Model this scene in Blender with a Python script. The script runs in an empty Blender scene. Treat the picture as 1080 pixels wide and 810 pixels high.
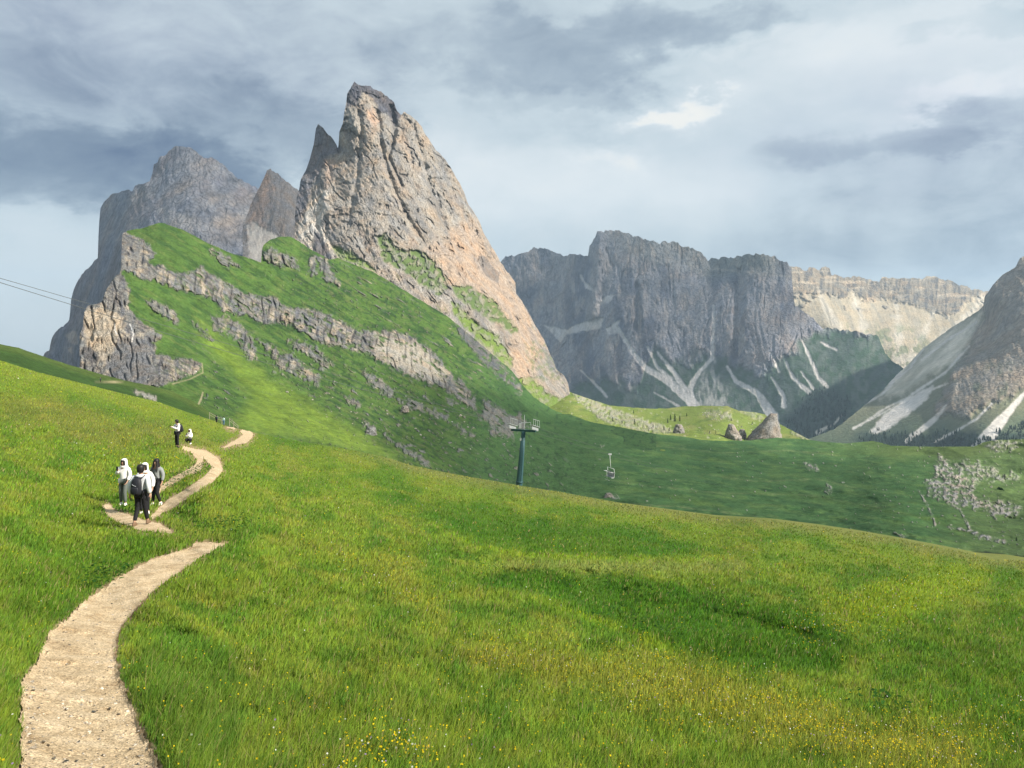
import bpy, bmesh, math, random
import numpy as np
from mathutils import Vector, Matrix
random.seed(7)
RNG = np.random.default_rng(11)
scene = bpy.context.scene
COL = scene.collection

# ---------------------------------------------------------------- camera model
# The photographer's eye is the origin, looking along +Y; a bearing is (u-540)/800 and a
# slope is (330-v)/800, so (u, v, y) names a real point y metres ahead.
F, U0, VH = 800.0, 540.0, 330.0
def P(u, v, y):
    return np.stack([(u - U0) / F * y, y + 0 * u, (VH - v) / F * y], -1)
def Pv(u, v, y):
    return Vector(((u - U0) / F * y, y, (VH - v) / F * y))

def lin(r, g=None, b=None):
    if g is None:
        r, g, b = r
    f = lambda c: c / 12.92 if c <= 0.04045 else ((c + 0.055) / 1.055) ** 2.4
    return (f(r / 255), f(g / 255), f(b / 255))

# ---------------------------------------------------------------- noise
_perm = np.random.default_rng(3).permutation(256).astype(np.int64)
_perm = np.concatenate([_perm, _perm, _perm])
_g = np.random.default_rng(4).normal(size=(256, 3)); _g /= np.linalg.norm(_g, axis=1)[:, None]
def noise(x, y, z):
    x, y, z = np.broadcast_arrays(np.asarray(x, float), y, z)
    xi, yi, zi = np.floor(x).astype(np.int64), np.floor(y).astype(np.int64), np.floor(z).astype(np.int64)
    xf, yf, zf = x - xi, y - yi, z - zi
    q = lambda t: t * t * t * (t * (t * 6 - 15) + 10)
    a, b, c = q(xf), q(yf), q(zf)
    def cor(i, j, k):
        h = _perm[_perm[_perm[(xi + i) & 255] + ((yi + j) & 255)] + ((zi + k) & 255)]
        g = _g[h]
        return g[..., 0] * (xf - i) + g[..., 1] * (yf - j) + g[..., 2] * (zf - k)
    l = lambda p, s, t: p + (s - p) * t
    r = l(l(l(cor(0,0,0), cor(1,0,0), a), l(cor(0,1,0), cor(1,1,0), a), b),
          l(l(cor(0,0,1), cor(1,0,1), a), l(cor(0,1,1), cor(1,1,1), a), b), c)
    return r * 1.5
def fbm(x, y, z=0.0, o=4, gain=0.5):
    s, a, n = 0, 1.0, 0
    for i in range(o):
        s = s + a * noise(x * 2**i, y * 2**i, z + 7.3 * i); n += a; a *= gain
    return s / n
def ridged(x, y, z=0.0, o=4, gain=0.55):
    s, a, n = 0, 1.0, 0
    for i in range(o):
        s = s + a * (1 - 2 * np.abs(noise(x * 2**i, y * 2**i, z + 5.1 * i))); n += a; a *= gain
    return s / n
def sm(a, b, x):
    t = np.clip((x - a) / (b - a), 0, 1)
    return t * t * (3 - 2 * t)
def lp(xs, pts):
    p = np.array(pts, float)
    return np.interp(xs, p[:, 0], p[:, 1])
def mixc(c, d, m):
    return c + (np.asarray(d) - c) * np.asarray(m)[..., None]

def poly_sd(U, V, poly):
    """signed distance (positive inside) to a closed outline"""
    p = np.array(poly, float); q = np.roll(p, -1, 0)
    d = np.full(U.shape, 1e9); ins = np.zeros(U.shape, bool)
    for (x0, y0), (x1, y1) in zip(p, q):
        dx, dy = x1 - x0, y1 - y0
        t = np.clip(((U - x0) * dx + (V - y0) * dy) / (dx * dx + dy * dy + 1e-9), 0, 1)
        d = np.minimum(d, np.hypot(U - x0 - t * dx, V - y0 - t * dy))
        c = (y0 > V) != (y1 > V)
        ins ^= c & (U < (x1 - x0) * (V - y0) / (y1 - y0 + 1e-12) + x0)
    return np.where(ins, d, -d)
def line_sd(U, V, pts):
    """distance inside a band whose half width varies: pts = (u, v, half width)"""
    best = np.full(U.shape, -1e9)
    for (x0, y0, w0), (x1, y1, w1) in zip(pts[:-1], pts[1:]):
        dx, dy = x1 - x0, y1 - y0
        t = np.clip(((U - x0) * dx + (V - y0) * dy) / (dx * dx + dy * dy + 1e-9), 0, 1)
        best = np.maximum(best, w0 + (w1 - w0) * t - np.hypot(U - x0 - t * dx, V - y0 - t * dy))
    return best
def _near(U, V, xs, ys, pad):
    return (U > min(xs) - pad) & (U < max(xs) + pad) & (V > min(ys) - pad) & (V < max(ys) + pad)
def pm(U, V, poly, soft=1.5, rough=3.0, scale=9.0, seed=0.0):
    out = np.zeros(U.shape); k = _near(U, V, [p[0] for p in poly], [p[1] for p in poly], soft + 2 * rough)
    if k.any():
        u, v = U[k], V[k]
        out[k] = sm(-soft, soft, poly_sd(u, v, poly) + fbm(u / scale, v / scale, seed + 40.5, 4) * rough * 1.6)
    return out
def lm(U, V, pts, soft=1.2, rough=1.5, scale=8.0, seed=0.0):
    out = np.zeros(U.shape); k = _near(U, V, [p[0] for p in pts], [p[1] for p in pts], max(p[2] for p in pts) + soft + 2 * rough)
    if k.any():
        u, v = U[k], V[k]
        out[k] = sm(-soft, soft, line_sd(u, v, pts) + fbm(u / scale, v / scale, seed + 60.5, 3) * rough * 1.5)
    return out

def tps(ctrl):
    c = np.array(ctrl, float); xy = c[:, :2] / 100.0; f = np.log(c[:, 2]); n = len(c)
    ker = lambda r2: 0.5 * r2 * np.log(r2 + 1e-12)
    K = ker(((xy[:, None] - xy[None]) ** 2).sum(-1)) + np.eye(n) * 2e-3
    Q = np.concatenate([np.ones((n, 1)), xy], 1)
    A = np.zeros((n + 3, n + 3)); A[:n, :n] = K; A[:n, n:] = Q; A[n:, :n] = Q.T
    w = np.linalg.solve(A, np.concatenate([f, np.zeros(3)]))
    def ev(U, V):
        u, v = np.asarray(U, float) / 100, np.asarray(V, float) / 100
        u, v = np.broadcast_arrays(u, v)
        r = w[n] + w[n + 1] * u + w[n + 2] * v
        for i in range(n):
            r = r + w[i] * ker((u - xy[i, 0]) ** 2 + (v - xy[i, 1]) ** 2)
        return np.exp(r)
    return ev

# ---------------------------------------------------------------- meshes and materials
def mesh_from(name, verts, faces, mat=None, parent=None, smooth=True, attrs=None):
    """verts (n,3) array, faces: one array or a list of arrays (n_k, k)"""
    me = bpy.data.meshes.new(name)
    if not isinstance(faces, list):
        faces = [faces]
    faces = [np.asarray(f, np.int32) for f in faces if len(f)]
    tot = sum(f.size for f in faces); npoly = sum(len(f) for f in faces)
    me.vertices.add(len(verts)); me.vertices.foreach_set('co', np.asarray(verts, np.float32).ravel())
    me.loops.add(tot); me.polygons.add(npoly)
    me.loops.foreach_set('vertex_index', np.concatenate([f.ravel() for f in faces]))
    sizes = np.concatenate([np.full(len(f), f.shape[1], np.int32) for f in faces])
    st = np.concatenate([[0], np.cumsum(sizes)[:-1]]).astype(np.int32)
    me.polygons.foreach_set('loop_start', st)
    me.polygons.foreach_set('use_smooth', np.full(npoly, smooth))
    for k, a in (attrs or {}).items():
        a = np.asarray(a, np.float32)
        if a.ndim == 2:
            at = me.attributes.new(k, 'FLOAT_COLOR', 'POINT')
            at.data.foreach_set('color', np.concatenate([a, np.ones((len(a), 1), np.float32)], 1).ravel())
        else:
            at = me.attributes.new(k, 'FLOAT', 'POINT'); at.data.foreach_set('value', a)
    me.update(calc_edges=True)
    me.validate()
    o = bpy.data.objects.new(name, me); COL.objects.link(o)
    if mat: me.materials.append(mat)
    if parent: o.parent = parent
    return o
def tag(o, label=None, cat=None, group=None, kind=None):
    if label: o['label'] = label
    if cat: o['category'] = cat
    if group: o['group'] = group
    if kind: o['kind'] = kind
    return o
def empty(name, loc, rz=0.0, parent=None):
    o = bpy.data.objects.new(name, None); COL.objects.link(o)
    o.location = loc; o.rotation_euler = (0, 0, rz); o.empty_display_size = 0.3
    if parent: o.parent = parent
    return o
def grid_faces(nr, nc):
    i = np.arange(nr - 1)[:, None] * nc + np.arange(nc - 1)[None]
    return np.stack([i, i + nc, i + nc + 1, i + 1], -1).reshape(-1, 4)

class NT:
    """short hand for node trees"""
    def __init__(s, tree):
        s.t = tree; tree.nodes.clear()
    def n(s, typ, **kw):
        nd = s.t.nodes.new(typ)
        for k, v in kw.items():
            if k == 'ins':
                for i, val in v.items(): s.set(nd.inputs[i], val)
            else: setattr(nd, k, v)
        return nd
    def set(s, sock, val):
        if hasattr(val, 'is_linked') or isinstance(val, bpy.types.NodeSocket): s.t.links.new(val, sock)
        else: sock.default_value = val
    def math(s, op, a, b=0.0, c=None, clamp=False):
        nd = s.n('ShaderNodeMath', operation=op, use_clamp=clamp)
        s.set(nd.inputs[0], a); s.set(nd.inputs[1], b)
        if c is not None: s.set(nd.inputs[2], c)
        return nd.outputs[0]
    def mix(s, fac, a, b, blend='MIX'):
        nd = s.n('ShaderNodeMix', data_type='RGBA', blend_type=blend)
        s.set(nd.inputs[0], fac); s.set(nd.inputs[6], a); s.set(nd.inputs[7], b)
        return nd.outputs[2]
    def noise(s, vec, scale, detail=4, rough=0.55, dist=0.0):
        nd = s.n('ShaderNodeTexNoise', ins={'Scale': scale, 'Detail': detail, 'Roughness': rough, 'Distortion': dist})
        if vec is not None: s.t.links.new(vec, nd.inputs['Vector'])
        return nd.outputs['Fac']
    def ramp(s, fac, stops):
        nd = s.n('ShaderNodeValToRGB'); s.set(nd.inputs[0], fac); e = nd.color_ramp.elements
        while len(e) < len(stops): e.new(0.5)
        for el, (p, c) in zip(e, stops):
            el.position = p; el.color = (*c, 1) if len(c) == 3 else c
        return nd.outputs[0]
    def link(s, a, b): s.t.links.new(a, b)

def new_mat(name):
    m = bpy.data.materials.new(name); m.use_nodes = True
    return m, NT(m.node_tree)
def rgba(c): return (*c, 1.0)
_flat = {}
def plain(name, col, rough=0.8, metal=0.0, var=0.15, scale=30.0, spec=0.3):
    """a lightly mottled paint / cloth / metal"""
    if name in _flat: return _flat[name]
    m, t = new_mat(name)
    tc = t.n('ShaderNodeTexCoord').outputs['Object']
    nz = t.noise(tc, scale, 4)
    c = t.mix(nz, rgba([x * (1 - var) for x in col]), rgba([min(1, x * (1 + var)) for x in col]))
    b = t.n('ShaderNodeBsdfPrincipled', ins={'Base Color': c, 'Roughness': rough, 'Metallic': metal, 'Specular IOR Level': spec})
    t.link(b.outputs[0], t.n('ShaderNodeOutputMaterial').inputs[0])
    _flat[name] = m
    return m

def terrain_mat(name, s_rock, s_grass, bump=1.0, stretch=(1, 1, 1), contrast=0.5, gcontrast=0.35):
    """colour by the surface's own 'Col' attribute, broken up by rock or turf grain; 'Rock' picks which.
    s_rock, s_grass: size in metres of the grain"""
    m, t = new_mat(name)
    pos = t.n('ShaderNodeNewGeometry').outputs['Position']
    mp = t.n('ShaderNodeMapping'); t.link(pos, mp.inputs[0]); mp.inputs['Scale'].default_value = stretch
    v = mp.outputs[0]
    col = t.n('ShaderNodeAttribute', attribute_name='Col').outputs['Color']
    rock = t.n('ShaderNodeAttribute', attribute_name='Rock').outputs['Fac']
    n1 = t.noise(v, 1 / s_rock, 6, 0.62, 0.6)
    n2 = t.noise(v, 4 / s_rock, 5, 0.65)
    vo = t.n('ShaderNodeTexVoronoi', feature='DISTANCE_TO_EDGE', ins={'Scale': 1.6 / s_rock})
    wv = t.n('ShaderNodeVectorMath', operation='ADD'); t.link(v, wv.inputs[0])
    nd = t.n('ShaderNodeTexNoise', ins={'Scale': 1.2 / s_rock, 'Detail': 4}); t.link(v, nd.inputs['Vector'])
    sc = t.n('ShaderNodeVectorMath', operation='SCALE'); t.link(nd.outputs['Color'], sc.inputs[0]); sc.inputs['Scale'].default_value = s_rock * 0.8
    t.link(sc.outputs[0], wv.inputs[1]); t.link(wv.outputs[0], vo.inputs['Vector'])
    crack = t.math('SMOOTH_MIN', t.math('MULTIPLY', vo.outputs['Distance'], 6.0), 1.0, 0.2)
    rg = t.math('ADD', t.math('MULTIPLY', n1, 0.9), t.math('MULTIPLY', n2, 0.7))      # about 0.8
    rg = t.math('MULTIPLY', rg, t.math('MULTIPLY_ADD', crack, 0.22, 0.78))
    lo, hi = 1 - contrast, 1 + contrast
    rfac = t.n('ShaderNodeMapRange', ins={0: rg, 1: 0.45, 2: 1.0, 3: lo, 4: hi}).outputs[0]
    g1 = t.noise(pos, 1 / s_grass, 5, 0.65); g2 = t.noise(pos, 0.2 / s_grass, 5, 0.6)
    gf = t.math('ADD', t.math('MULTIPLY', g1, 0.6), t.math('MULTIPLY', g2, 0.4))
    gfac = t.n('ShaderNodeMapRange', ins={0: gf, 1: 0.3, 2: 0.7, 3: 1 - gcontrast, 4: 1 + gcontrast}).outputs[0]
    f = t.n('ShaderNodeMix', data_type='FLOAT', ins={0: rock, 2: gfac, 3: rfac}).outputs[0]
    cc = t.n('ShaderNodeVectorMath', operation='SCALE'); t.link(col, cc.inputs[0]); t.link(f, cc.inputs['Scale'])
    # warm and cool staining of the rock
    st = t.noise(v, 0.35 / s_rock, 4, 0.6)
    tint = t.ramp(st, [(0.35, (0.9, 0.97, 1.08)), (0.5, (1, 1, 1)), (0.66, (1.12, 0.98, 0.86))])
    cc2 = t.mix(t.math('MULTIPLY', rock, 0.8), cc.outputs[0], tint, 'MULTIPLY')
    h = t.n('ShaderNodeMix', data_type='FLOAT', ins={0: rock, 2: t.math('MULTIPLY', g1, s_grass * 0.35), 3: t.math('MULTIPLY', rg, s_rock * 0.55)}).outputs[0]
    bp = t.n('ShaderNodeBump', ins={'Strength': bump, 'Distance': 1.0, 'Height': h})
    b = t.n('ShaderNodeBsdfPrincipled', ins={'Base Color': cc2, 'Roughness': 0.95, 'Specular IOR Level': 0.1, 'Normal': bp.outputs[0]})
    t.link(b.outputs[0], t.n('ShaderNodeOutputMaterial').inputs[0])
    return m

def massif(name, label, ctrl, top, bot, u0, u1, nu, nv, disp, paint, mat, thick_, jag=1.0, jscale=5.0, seed=0.0):
    """A stretch of mountain or slope. Every row of the sheet is a contour between the crest and the foot; each point
    stands at its own distance (ctrl), relief is added along the line of distance, and behind the crest the far side
    falls away by 'thick' metres."""
    us = np.linspace(u0, u1, nu)
    tp = lp(us, top) + jag * (fbm(us / jscale, 0.3, seed + 2.2, 4) * 1.6)
    bt = lp(us, bot)
    V = np.linspace(tp.min(), bt.max(), nv)[:, None]
    V = np.minimum(np.maximum(V, tp[None]), bt[None])      # rows stop at the crest above and the foot below
    U = np.broadcast_to(us[None], V.shape)
    dist = ctrl if callable(ctrl) else tps(ctrl)
    Y0 = dist(U, V)
    c, rock, extra = paint(U, V)
    Y = Y0 - (disp(U, V, rock) + extra) * Y0 / F
    pos = P(U, V, Y)
    back = []
    for k in (1.0, 0.55, 0.2, 0.05):
        thick = thick_(us) if callable(thick_) else thick_
        b = pos[0].copy(); b[:, 1] += thick * k; b[:, 0] *= b[:, 1] / pos[0][:, 1]
        b[:, 2] -= thick * (1.25 * k ** 1.4) + 0.12 * thick * k
        back.append(b)
    full = np.concatenate([np.array(back), pos], 0)
    cc = np.concatenate([np.repeat(c[:1], 4, 0), c], 0); rr = np.concatenate([np.repeat(rock[:1], 4, 0), rock], 0)
    fcs = grid_faces(nv + 4, nu); Vf = np.concatenate([np.repeat(V[:1], 4, 0) - np.array([[4], [3], [2], [1]]), V], 0).ravel()[fcs]
    fcs = fcs[np.ptp(Vf, axis=1) > 1e-6]
    o = mesh_from(name, full.reshape(-1, 3), fcs, mat, attrs={'Col': cc.reshape(-1, 3), 'Rock': rr.ravel()})
    tag(o, label, None, kind='structure')
    o.data.name = name
    return o, dist
# ================================================================ mountains
GREY = (0.205, 0.21, 0.235); TAN = (0.285, 0.252, 0.215); PINK = (0.375, 0.283, 0.212); DARK = (0.125, 0.122, 0.135)
GRASS = (0.055, 0.118, 0.020); DGRASS = (0.030, 0.082, 0.020); LGRASS = (0.105, 0.165, 0.026); SCREE = (0.46, 0.43, 0.40)
def cf(c, U): return np.broadcast_to(np.array(c), U.shape + (3,)).copy()

rock_far = terrain_mat('far_rock', 34, 14, 0.8, (1, 1, 0.4), 0.42)
rock_peak_mat = terrain_mat('dolomite_rock', 7, 4, 1.0, (1, 1, 0.6), 0.45)
rock_slope = terrain_mat('slope_turf_and_rock', 3.2, 1.8, 1.0, (1, 1, 0.7), 0.5, 0.55)

# ---- E: the big grey massif behind on the left
E_ctrl = [(50, 400, 2150), (74, 320, 2200), (60, 345, 2180), (104, 230, 2280), (90, 380, 2000), (110, 330, 1960), (125, 260, 2000), (150, 330, 1850),
          (112, 212, 2250), (160, 186, 2120), (185, 155, 2150), (200, 290, 1800), (200, 220, 1920), (235, 175, 2110), (272, 200, 2120), (280, 280, 1850), (340, 230, 2150), (340, 300, 2000)]
E_top = [(36, 400), (40, 383), (46, 375), (47.4, 372), (52, 369), (53.3, 360), (55.6, 354), (62, 346), (72.9, 338.5), (74, 329), (74.8, 317), (77.8, 305), (83, 295), (90.4, 285),
         (98.5, 275.6), (103.3, 271), (103.7, 258), (103.9, 243.7), (104.9, 229), (106, 218.5), (111, 212), (117, 206), (123, 203.7), (129, 201.5), (134.8, 200.4), (139, 203), (142, 197.8),
         (146, 194.8), (151, 193.6), (158.5, 189.6), (160.7, 184.4), (162.2, 173.3), (166.7, 169.6), (167.4, 166), (174, 164), (179, 158.5), (184.4, 154.4), (195, 154.8), (204.4, 158),
         (209, 160.7), (214, 165.5), (223, 166.4), (229, 170.4), (236.3, 174.8), (243.7, 182.2), (251, 188), (258.5, 193.6), (269, 197), (272.6, 198.5), (290, 214), (320, 240), (345, 265)]
def E_disp(U, V, R):
    w = fbm(U / 40, V / 40, 1.0, 3) * 14
    a = ridged((U + w) / 22, (V - 0.3 * U) / 75, 2.0, 5) * 4.2
    b = ridged((U * 0.8 + V * 0.55 + w) / 11, (V - U) / 42, 3.0, 4) * 2.0
    c = ridged(U / 38, (V + 0.35 * U + w) / 13, 5.0, 3) * 1.1
    e_ = ridged((U * .75 - V * .5 + w) / 55, (V + U * .6) / 120, 7.0, 3) * 7
    return a * 1.25 + b * 1.2 + c + e_ + fbm(U / 3.5, V / 4.5, 6.0, 3) * 0.7
def E_paint(U, V):
    c = cf(GREY, U)
    n = fbm(U / 30, V / 30, 9.0, 4)
    c = mixc(c, (0.20, 0.20, 0.23), sm(0.0, 0.35, n))
    c = mixc(c, (0.28, 0.27, 0.275), sm(0.05, 0.4, fbm(U / 18, (V + .4 * U) / 9, 11.0, 4)) * 0.7)
    c = mixc(c, (0.17, 0.16, 0.18), pm(U, V, [(30, 420), (30, 300), (95, 268), (132, 262), (150, 330), (95, 420)], 12, 8) * 0.6)
    for p in ([(70, 353), (78, 350), (82, 362), (72, 364)], [(70, 368), (76, 365), (76, 375)]):
        c = mixc(c, (0.36, 0.31, 0.28), pm(U, V, p, 2, 3) * 0.7)
    c = mixc(c, (0.34, 0.31, 0.29), pm(U, V, [(170, 222), (225, 232), (262, 224), (262, 232), (215, 243), (180, 250)], 6, 8) * 0.55)
    return c, np.ones(U.shape), 0
massif('mountain_massif', 'broad blue grey rock massif behind the grassy ridge at the left', E_ctrl, E_top, [(36, 430), (100, 420), (345, 330)], 36, 345, 420, 330, E_disp, E_paint, rock_far, 500, 2.6, 6, 1.0)

# ---- the smaller dark peak with pale scree below
D2_ctrl = [(258, 215, 1661), (266, 245, 1559), (264, 290, 1458), (285, 178, 1684), (292, 225, 1582), (288, 255, 1554), (282, 290, 1480), (315, 200, 1684), (345, 230, 1695), (330, 290, 1559)]
D2_top = [(256, 240), (262, 222), (268, 208), (273.3, 197.8), (277, 190.4), (281.5, 179.3), (285, 178), (290.4, 181.5), (297, 186.7), (304.4, 191), (310.4, 197), (315.6, 200.7), (330, 214), (345, 235)]
def D2_disp(U, V, R):
    w = fbm(U / 20, V / 30, 12.0, 3) * 8
    return (ridged((U + w) / 13, V / 60, 13.0, 5) * 3.2 + ridged((U * .8 + V * .4) / 8, V / 26, 14.0, 4) * 1.5 + fbm(U / 3, V / 5, 15.0, 3) * .8) * (0.6 + 0.4 * R)
def D2_paint(U, V):
    c = cf((0.185, 0.175, 0.175), U)
    c = mixc(c, (0.34, 0.25, 0.205), pm(U, V, [(266, 205), (282, 180), (285, 205), (276, 240), (262, 245)], 5, 6) * 0.7)
    s = pm(U, V, [(262, 238), (270, 235), (290, 247), (294, 252), (281, 259), (278, 266), (279, 290), (262, 290)], 2.5, 4.0, 6)
    c = mixc(c, (0.36, 0.335, 0.31), s * (.6 + .4 * sm(-.2, .2, fbm(U / 4, V / 9, 18.0, 3))))
    c = mixc(c, (0.27, 0.255, 0.255), sm(0.1, 0.4, fbm(U / 9, V / 22, 17.0, 4)) * (1 - s) * 0.7)
    return c, 1 - 0.75 * s, 0
massif('rock_peak', 'dark grey pointed peak above a pale scree cone', D2_ctrl, D2_top, [(256, 300), (345, 310)], 256, 345, 130, 170, D2_disp, D2_paint, rock_peak_mat, 260, 2.6, 5, 4.0)

# ---- D: the tall pale spires
D_ctrl = [(316, 200, 1150), (318, 250, 1035), (336, 132, 1230), (340, 190, 1130), (357, 155, 1165), (362, 131, 1150), (352, 215, 1062), (345, 262, 1000),
          (372, 88, 1185), (385, 130, 1140), (380, 200, 1065), (385, 290, 940), (400, 110, 1185), (423, 121, 1195), (440, 127, 1190), (425, 200, 1085), (430, 290, 960),
          (470, 169, 1200), (465, 250, 1070), (470, 330, 930), (500, 225, 1195), (500, 300, 1030), (510, 365, 935), (528, 276, 1195), (540, 330, 1070), (540, 395, 950),
          (544, 298, 1200), (566, 345, 1160), (570, 400, 1010), (587, 389, 1110), (600, 413, 1080), (585, 425, 985), (335, 280, 972), (560, 420, 950)]
D_top = [(311, 228), (313, 210), (315.6, 199), (317, 189), (322.2, 180.7), (326.7, 169), (331, 151), (333.3, 134.8), (335.6, 130.7), (338.5, 133.3), (346, 141.5), (351.9, 147.4), (356.6, 156), (357.2, 150),
         (357.8, 139.3), (361.5, 130.4), (363, 118.5), (365.2, 108), (366, 99), (371, 90.4), (374, 87), (380, 90), (390.4, 90.4), (393.3, 93.3), (402, 97), (409.6, 103), (415.6, 108), (418.5, 115.5),
         (423, 121.2), (426, 118.2), (430.4, 120), (436.3, 124.4), (444.4, 133.3), (448, 140.7), (454, 149.6), (460, 158.5), (463.7, 161.5), (470.4, 169), (475.6, 177.8), (483, 190.4), (489, 201.5),
         (493.3, 214), (502, 226.7), (506.7, 237), (511, 248), (515.6, 254.8), (521.5, 265), (527.4, 275.6), (534.8, 286), (543.7, 297.8), (544.3, 309), (551, 318.5), (558.5, 332), (566, 345),
         (574, 358.5), (575, 362), (582, 377), (586.7, 389), (595.6, 397), (599.3, 403.7), (600.5, 412), (602, 420)]
D_bot = [(311, 300), (345, 310), (400, 345), (470, 395), (545, 432), (602, 438)]
D_g = [[(401, 271), (398, 250), (408, 246), (418, 262), (444, 265), (458, 277), (468, 291), (473, 304), (462, 310), (444, 301), (429, 288), (414, 279)],
       [(477, 301), (501, 303), (518, 315), (540, 338), (549, 353), (540, 351), (518, 338), (497, 323), (482, 312)]]
D_lg = [[(475, 317), (482, 321), (503, 340), (525, 356), (540, 378), (538, 392), (518, 371), (497, 352), (477, 329)],
        [(350, 258), (362, 261), (377, 271), (396, 284), (400, 292), (388, 282), (368, 276), (354, 268)],
        [(541, 400), (562, 399), (576, 414), (590, 420), (604, 426), (604, 440), (575, 440), (548, 425), (536, 408)]]
def D_str(U, V):
    return U * 0.85 - V * 0.53, U * 0.53 + V * 0.85      # across / along the tilted beds
def D_crk(p, s, w):
    """long thin cracks following the beds, and short cross joints"""
    a = sm(.80, .97, ridged((p + .6 * w) / 13, s / 85, 28.0, 3)); b = sm(.80, .97, ridged((p + 1.2 * w) / 30, (s + w) / 60, 36.0, 4)); c = sm(.84, .98, ridged((s + .8 * w) / 17, (p - w) / 22, 37.0, 3))
    return np.clip(a * .8 + b + .6 * c, 0, 1.2)
def D_disp(U, V, R):
    p, s = D_str(U, V)
    w = fbm(U / 26, V / 26, 21.0, 4) * 14
    a = ridged((p + w) / 42, (s + .6 * w) / 110, 22.0, 3, .5) * 5.5 + fbm((p + w) / 22, (s - w) / 40, 35.0, 4) * 3.2
    b = np.abs(fbm((p + .7 * w) / 8, (s + w) / 13, 23.0, 4, .6)) * 3.2 + fbm(p / 3.6, s / 6.5, 34.0, 3) * 1.4
    step = ((s + w * 1.3) / 24 + fbm(p / 30, s / 60, 39.0, 2)) % 1.0
    b = b + 2.2 * sm(.0, .8, step) * (1 - sm(.86, .99, step)) * sm(-.15, .2, fbm(U / 30, V / 30, 40.5, 2))
    b = b - D_crk(p, s, w) * 3.6
    d = fbm(U / 2.4, V / 2.8, 25.0, 3) * 1.1
    notch = -9 * lm(U, V, [(412, 112, 2), (416, 130, 3), (414, 150, 2.2), (410, 165, 1), (424, 196, .6)], 2, 1.5) - 7 * lm(U, V, [(357, 140, 1.2), (358, 160, 1.6)], 1.5, .5)
    fin = 9 * lm(U, V, [(490, 215, 1), (517, 268, 4), (545, 305, 5)], 4, 2) + 5 * lm(U, V, [(345, 230, 4), (341, 168, 5), (352, 162, 2)], 4, 2)
    fl = pm(U, V, [(312, 240), (316, 190), (336, 125), (360, 150), (352, 200), (345, 280), (325, 285)], 6, 4)
    b = b + fl * (ridged((U + .5 * w) / 7, V / 45, 42.5, 4) * 2.6 - .5)
    gul = -5 * lm(U, V, [(398, 118, 1), (402, 150, 2), (410, 185, 1.5), (430, 230, 1.5), (452, 262, 1)], 3, 3) - 4 * lm(U, V, [(376, 100, 1), (382, 140, 1.5), (376, 190, 2), (366, 240, 2)], 3, 3) - 4 * lm(U, V, [(436, 130, 1), (452, 190, 1.5), (470, 240, 1)], 3, 3)
    return (a + b * 1.25 + d) * (0.25 + 0.75 * R) + notch + fin + gul * 1.4
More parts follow.
